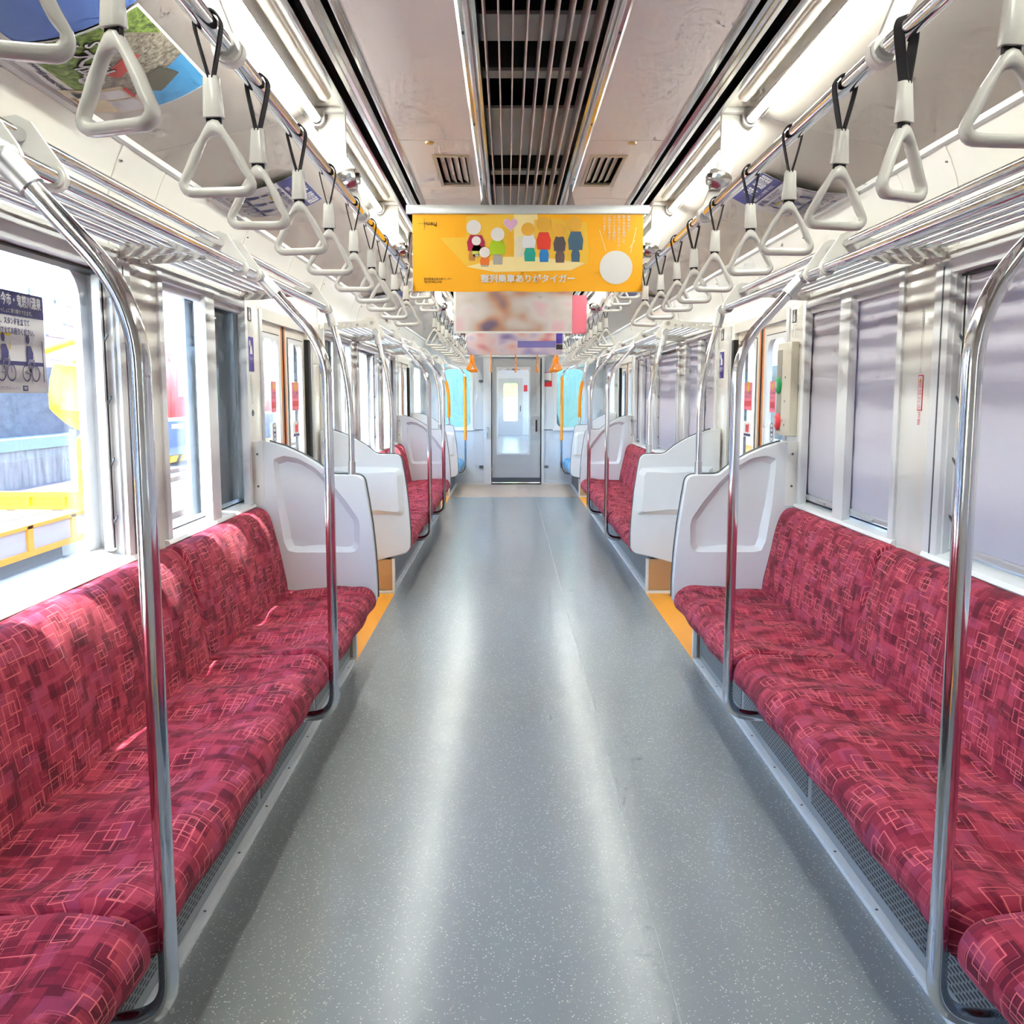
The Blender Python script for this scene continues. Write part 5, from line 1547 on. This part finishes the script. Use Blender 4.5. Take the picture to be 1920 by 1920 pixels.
bx('building_core', MATS['shed_core_grey'], hb, -27.9, -18.6, 72.1, 89.9, GZ, 13)
for o in hb.children: o.matrix_parent_inverse = Matrix.Translation(-hb.location)
# lamp posts
for x, y, h, lab in ((-20.0, 40.25, 6.55, 'slender street lamp with a short head against the sky'), (-20.0, 42.5, 11.0, 'tall thin mast against the sky beside the shed')):
    lp = tag(empty('lamp_post', (x, y, 0)), lab, 'lamp post')
    a = MB().tube([(x, y, GZ), (x, y, h - 0.6)], 0.07, 8).build('mast', plain('mast_blue_grey', (140, 160, 185), 0.5), lp, smooth=50)
    b = bx('head', MATS['mast_blue_grey'], lp, x - 0.35, x + 0.35, y - 0.12, y + 0.12, h - 0.62, h - 0.42, 0.03)
    for o in (a, b): o.matrix_parent_inverse = Matrix.Translation(-lp.location)
# red and blue locomotive
LR = plain('loco_red', (190, 36, 38), 0.35); LB = plain('loco_blue', (24, 74, 160), 0.35); LW = plain('loco_white', (196, 192, 194), 0.4)
lo_ = tag(empty('locomotive', (-13.3, 41, GZ)), 'red and blue diesel locomotive seen through the narrow left window', 'locomotive')
LX0, LX1, LY0, LY1 = -14.6, -12.0, 33.2, 49.6
bx('cab_body', LR, lo_, LX0, LX1, LY0, LY1, 0.55, 2.80, 0.08)
MB().prism([(LX0, 2.78), (LX1, 2.78), (LX1 - 0.10, 2.92), (LX1 - 0.6, 3.06), (LX0 + 0.6, 3.06), (LX0 + 0.10, 2.92)], 'y', LY0, LY1).build('roof', plain('loco_roof_red', (236, 96, 80), 0.4), lo_)
bx('white_band', LW, lo_, LX0 - 0.01, LX1 + 0.01, LY0 - 0.01, LY1 + 0.01, 0.43, 0.56)
bx('lower_body', LB, lo_, LX0, LX1, LY0, LY1, -0.50, 0.43)
bx('skirt', UND, lo_, LX0 + 0.05, LX1 - 0.03, LY0 + 0.1, LY1 - 0.1, -0.78, -0.50)
for y in (35.35, 39.0, 43.0, 47.6):
    m = MB(); m.plate_hole(y - 0.80, y + 0.80, 1.30, 2.40, y - 0.70, y + 0.70, 1.38, 2.32, 0.12, LX1, LX1 + 0.03); m.build('window_frame', LW, lo_)
    bx('window_pane', plain('loco_glass', (196, 204, 202), 0.12), lo_, LX1 - 0.004, LX1 + 0.010, y - 0.76, y + 0.76, 1.34, 2.36)
for y in (33.9, 34.75, 35.6):
    MB().lathe([(0.001, 0.05), (0.11, 0.05), (0.12, 0.0)], (LX1, y, 2.62), 'x', 14).build('roof_lamp', LW, lo_)
bx('vent_grille', NAVY, lo_, LX1, LX1 + 0.012, 35.0, 35.7, -0.38, -0.14)
bx('number_plate', plain('plate_pink', (230, 150, 160), 0.4), lo_, LX1, LX1 + 0.012, 33.7, 35.0, 0.16, 0.32)
for k in range(12):
    y = 33.6 + 1.3 * k
    MB().prism([(y, -0.80), (y + 0.7, -0.80), (y + 0.4, -1.02), (y - 0.3, -1.02)], 'x', LX1 - 0.05, LX1 + 0.02).build('hazard_plate', WO, lo_)
for o in lo_.children: o.matrix_parent_inverse = Matrix.Translation(-lo_.location)
# white freight wagon further along
fw = tag(empty('freight_wagon', (-6.6, 50, GZ)), 'plain white freight wagon beyond the locomotive', 'wagon')
bx('box_body', LW, fw, -7.9, -5.3, 40.0, 60.0, 0.0, 2.5, 0.05)
bx('box_frame', UND, fw, -7.8, -5.4, 40.0, 60.0, -0.6, 0.0)
for o in fw.children: o.matrix_parent_inverse = Matrix.Translation(-fw.location)
# neighbouring train on the right-hand track
SILV = plain('train_silver', (186, 190, 194), 0.35, 0.5)
nt = tag(empty('neighbouring_train', (4.9, 8, GZ)), 'silver train standing on the next track beyond the right doors', 'train')
bx('lower_side', SILV, nt, 3.55, 3.60, -8, 30, -0.4, 0.75)
bx('upper_side', SILV, nt, 3.55, 3.60, -8, 30, 1.75, 2.6)
bx('orange_band', ORANGE_L, nt, 3.545, 3.552, -8, 30, 0.45, 0.60)
bx('train_roof', SILV, nt, 3.55, 6.2, -8, 30, 2.6, 2.7)
bx('inner_side', plain('train_inner_teal', (120, 160, 170), 0.6), nt, 6.1, 6.2, -8, 30, -0.4, 2.6)
bx('train_floor', GREYM, nt, 3.55, 6.2, -8, 30, -0.5, -0.4)
y = -8
while y < 30:
    bx('window_post', SILV, nt, 3.55, 3.60, y, y + 0.5, 0.75, 1.75)
    bx('window_pane', GLASS_D, nt, 3.572, 3.577, y + 0.5, y + 2.0, 0.75, 1.75)
    y += 2.0
for o in nt.children: o.matrix_parent_inverse = Matrix.Translation(-nt.location)

# ------------------------------------------------------------------ gangway and the next car
gw = struct('gangway')
for s in (-1, 1):
    wbox('bellows', plain('bellows_grey', (140, 142, 144), 0.8), gw, s, 0.44, 0.48, YE + 0.08, YE + 0.75, 0, 1.95)
bx('gangway_plate', STEEL, gw, -0.48, 0.48, YE + 0.08, YE + 0.75, -0.03, 0.0)
bx('gangway_top', plain('bellows_grey', (140, 142, 144), 0.8), gw, -0.48, 0.48, YE + 0.08, YE + 0.75, 1.95, 2.0)
N0, N1 = YE + 0.75, YE + 0.75 + 17.3
nw = struct('next_car_wall')
wbox('end_panel', EW, nw, -1, 0.44, 1.40, N0, N0 + 0.05, 0, 2.3); wbox('end_panel', EW, nw, 1, 0.44, 1.40, N0, N0 + 0.05, 0, 2.3)
bx('end_lintel', EW, nw, -0.44, 0.44, N0, N0 + 0.05, 1.93, 2.3)
for s in (-1, 1):
    wbox('side_low', WHITE_M, nw, s, 1.36, 1.42, N0, N1, 0, 0.85); wbox('side_high', WHITE_M, nw, s, 1.36, 1.42, N0, N1, 1.75, 2.3)
    for k in range(9): wbox('side_pier', WHITE_M, nw, s, 1.36, 1.42, N0 + k * 2.0, N0 + k * 2.0 + 0.6, 0.85, 1.75)
bx('far_panel', EW, nw, -1.4, -0.40, N1, N1 + 0.05, 0, 2.3); bx('far_panel', EW, nw, 0.42, 1.4, N1, N1 + 0.05, 0, 2.3); bx('far_lintel', EW, nw, -0.40, 0.42, N1, N1 + 0.05, 1.92, 2.3)
nf = struct('next_car_floor')
bx('sheet', FLOOR, nf, -1.4, 1.4, N0, N1, -0.05, 0)
nc = struct('next_car_ceiling')
bx('sheet', CEIL, nc, -1.4, 1.4, N0, N1, 2.28, 2.32)
for s in (-1, 1):
    wbox('light_strip', TUBE_F, nc, s, 0.70, 0.735, N0 + 0.3, N1 - 0.3, 2.245, 2.275)
for s, nm in SIDES:
    st = tag(empty('next_car_bench', (s * 1.1, N0 + 8, 0)), 'red bench glimpsed on the %s through the gangway door glass' % nm, 'seat', 'benches in the next car')
    MB().prism([(s * x, z) for x, z in ((0.75, 0.2), (0.75, 0.39), (1.19, 0.38), (1.28, 0.79), (1.35, 0.79), (1.35, 0.2))], 'y', N0 + 2.5, N0 + 7.0).build('bench_body', FABRIC, st)
    MB().prism([(s * x, z) for x, z in ((0.75, 0.2), (0.75, 0.39), (1.19, 0.38), (1.28, 0.79), (1.35, 0.79), (1.35, 0.2))], 'y', N0 + 8.6, N0 + 13.1).build('bench_body', FABRIC, st)
    for o in st.children: o.matrix_parent_inverse = Matrix.Translation(-st.location)
nb = tag(MB().box(-0.5, 0.5, N0 + 2.2, N0 + 2.203, 1.80, 2.12).build('next_car_banner', blotch('hazy_print_grey', [(0.35, C(120, 110, 110)), (0.5, C(226, 222, 220)), (0.7, C(230, 190, 190))], 9, 14, 4.4)), 'small pale poster hanging in the next car', 'banner')
DOOR_N[0] += 1
fd = struct('door_%d' % DOOR_N[0])
m = MB(); m.plate_hole(-0.40, 0.42, 0.0, 1.92, -0.23, 0.25, 0.47, 1.75, 0.07, N1 - 0.02, N1 + 0.02, axis='y'); m.build('leaf', GREYD, fd)
bx('glass', GLASS_D, fd, -0.24, 0.26, N1, N1 + 0.004, 0.46, 1.76)
bx('handle_recess', BLACK, fd, 0.33, 0.36, N1 - 0.03, N1 - 0.02, 0.80, 1.0)
sg = tag(MB().box(0.46, 0.58, N1 - 0.01, N1, 1.48, 1.69).build('far_sign', RED), 'tiny red sign beside the far door of the next car', 'sign')
hd = tag(empty('far_hedge', (0, N1 + 6, GZ)), 'bright green shrubs glimpsed through the last door window', 'shrub')
LEAF = tex2('leaf_green', C(70, 120, 30), C(170, 215, 90), 8, 0.7, 5, bump=0.8, bdist=0.1)
rnd = random.Random(11)
loops = []
for i in range(9):
    q = i / 8; z = GZ + q * 4.2
    loops.append([(3.2 * math.cos(t) * (1 - 0.35 * q) * (1 + rnd.uniform(-.1, .1)), N1 + 7 + 2.0 * math.sin(t) * (1 - 0.35 * q) * (1 + rnd.uniform(-.1, .1)), z) for t in [2 * PI * k / 20 for k in range(20)]])
h_ = MB().loft(loops).build('foliage', LEAF, hd, smooth=40)
h_.matrix_parent_inverse = Matrix.Translation(-hd.location)

cp = tag(MB().box(-0.62, 0.62, N1 + 1.5, N1 + 1.6, 0.0, 1.27).build('cab_panel', plain('cab_pale_blue', (190, 205, 216), 0.5)), 'pale blue grey panel behind the far door glass', 'panel')
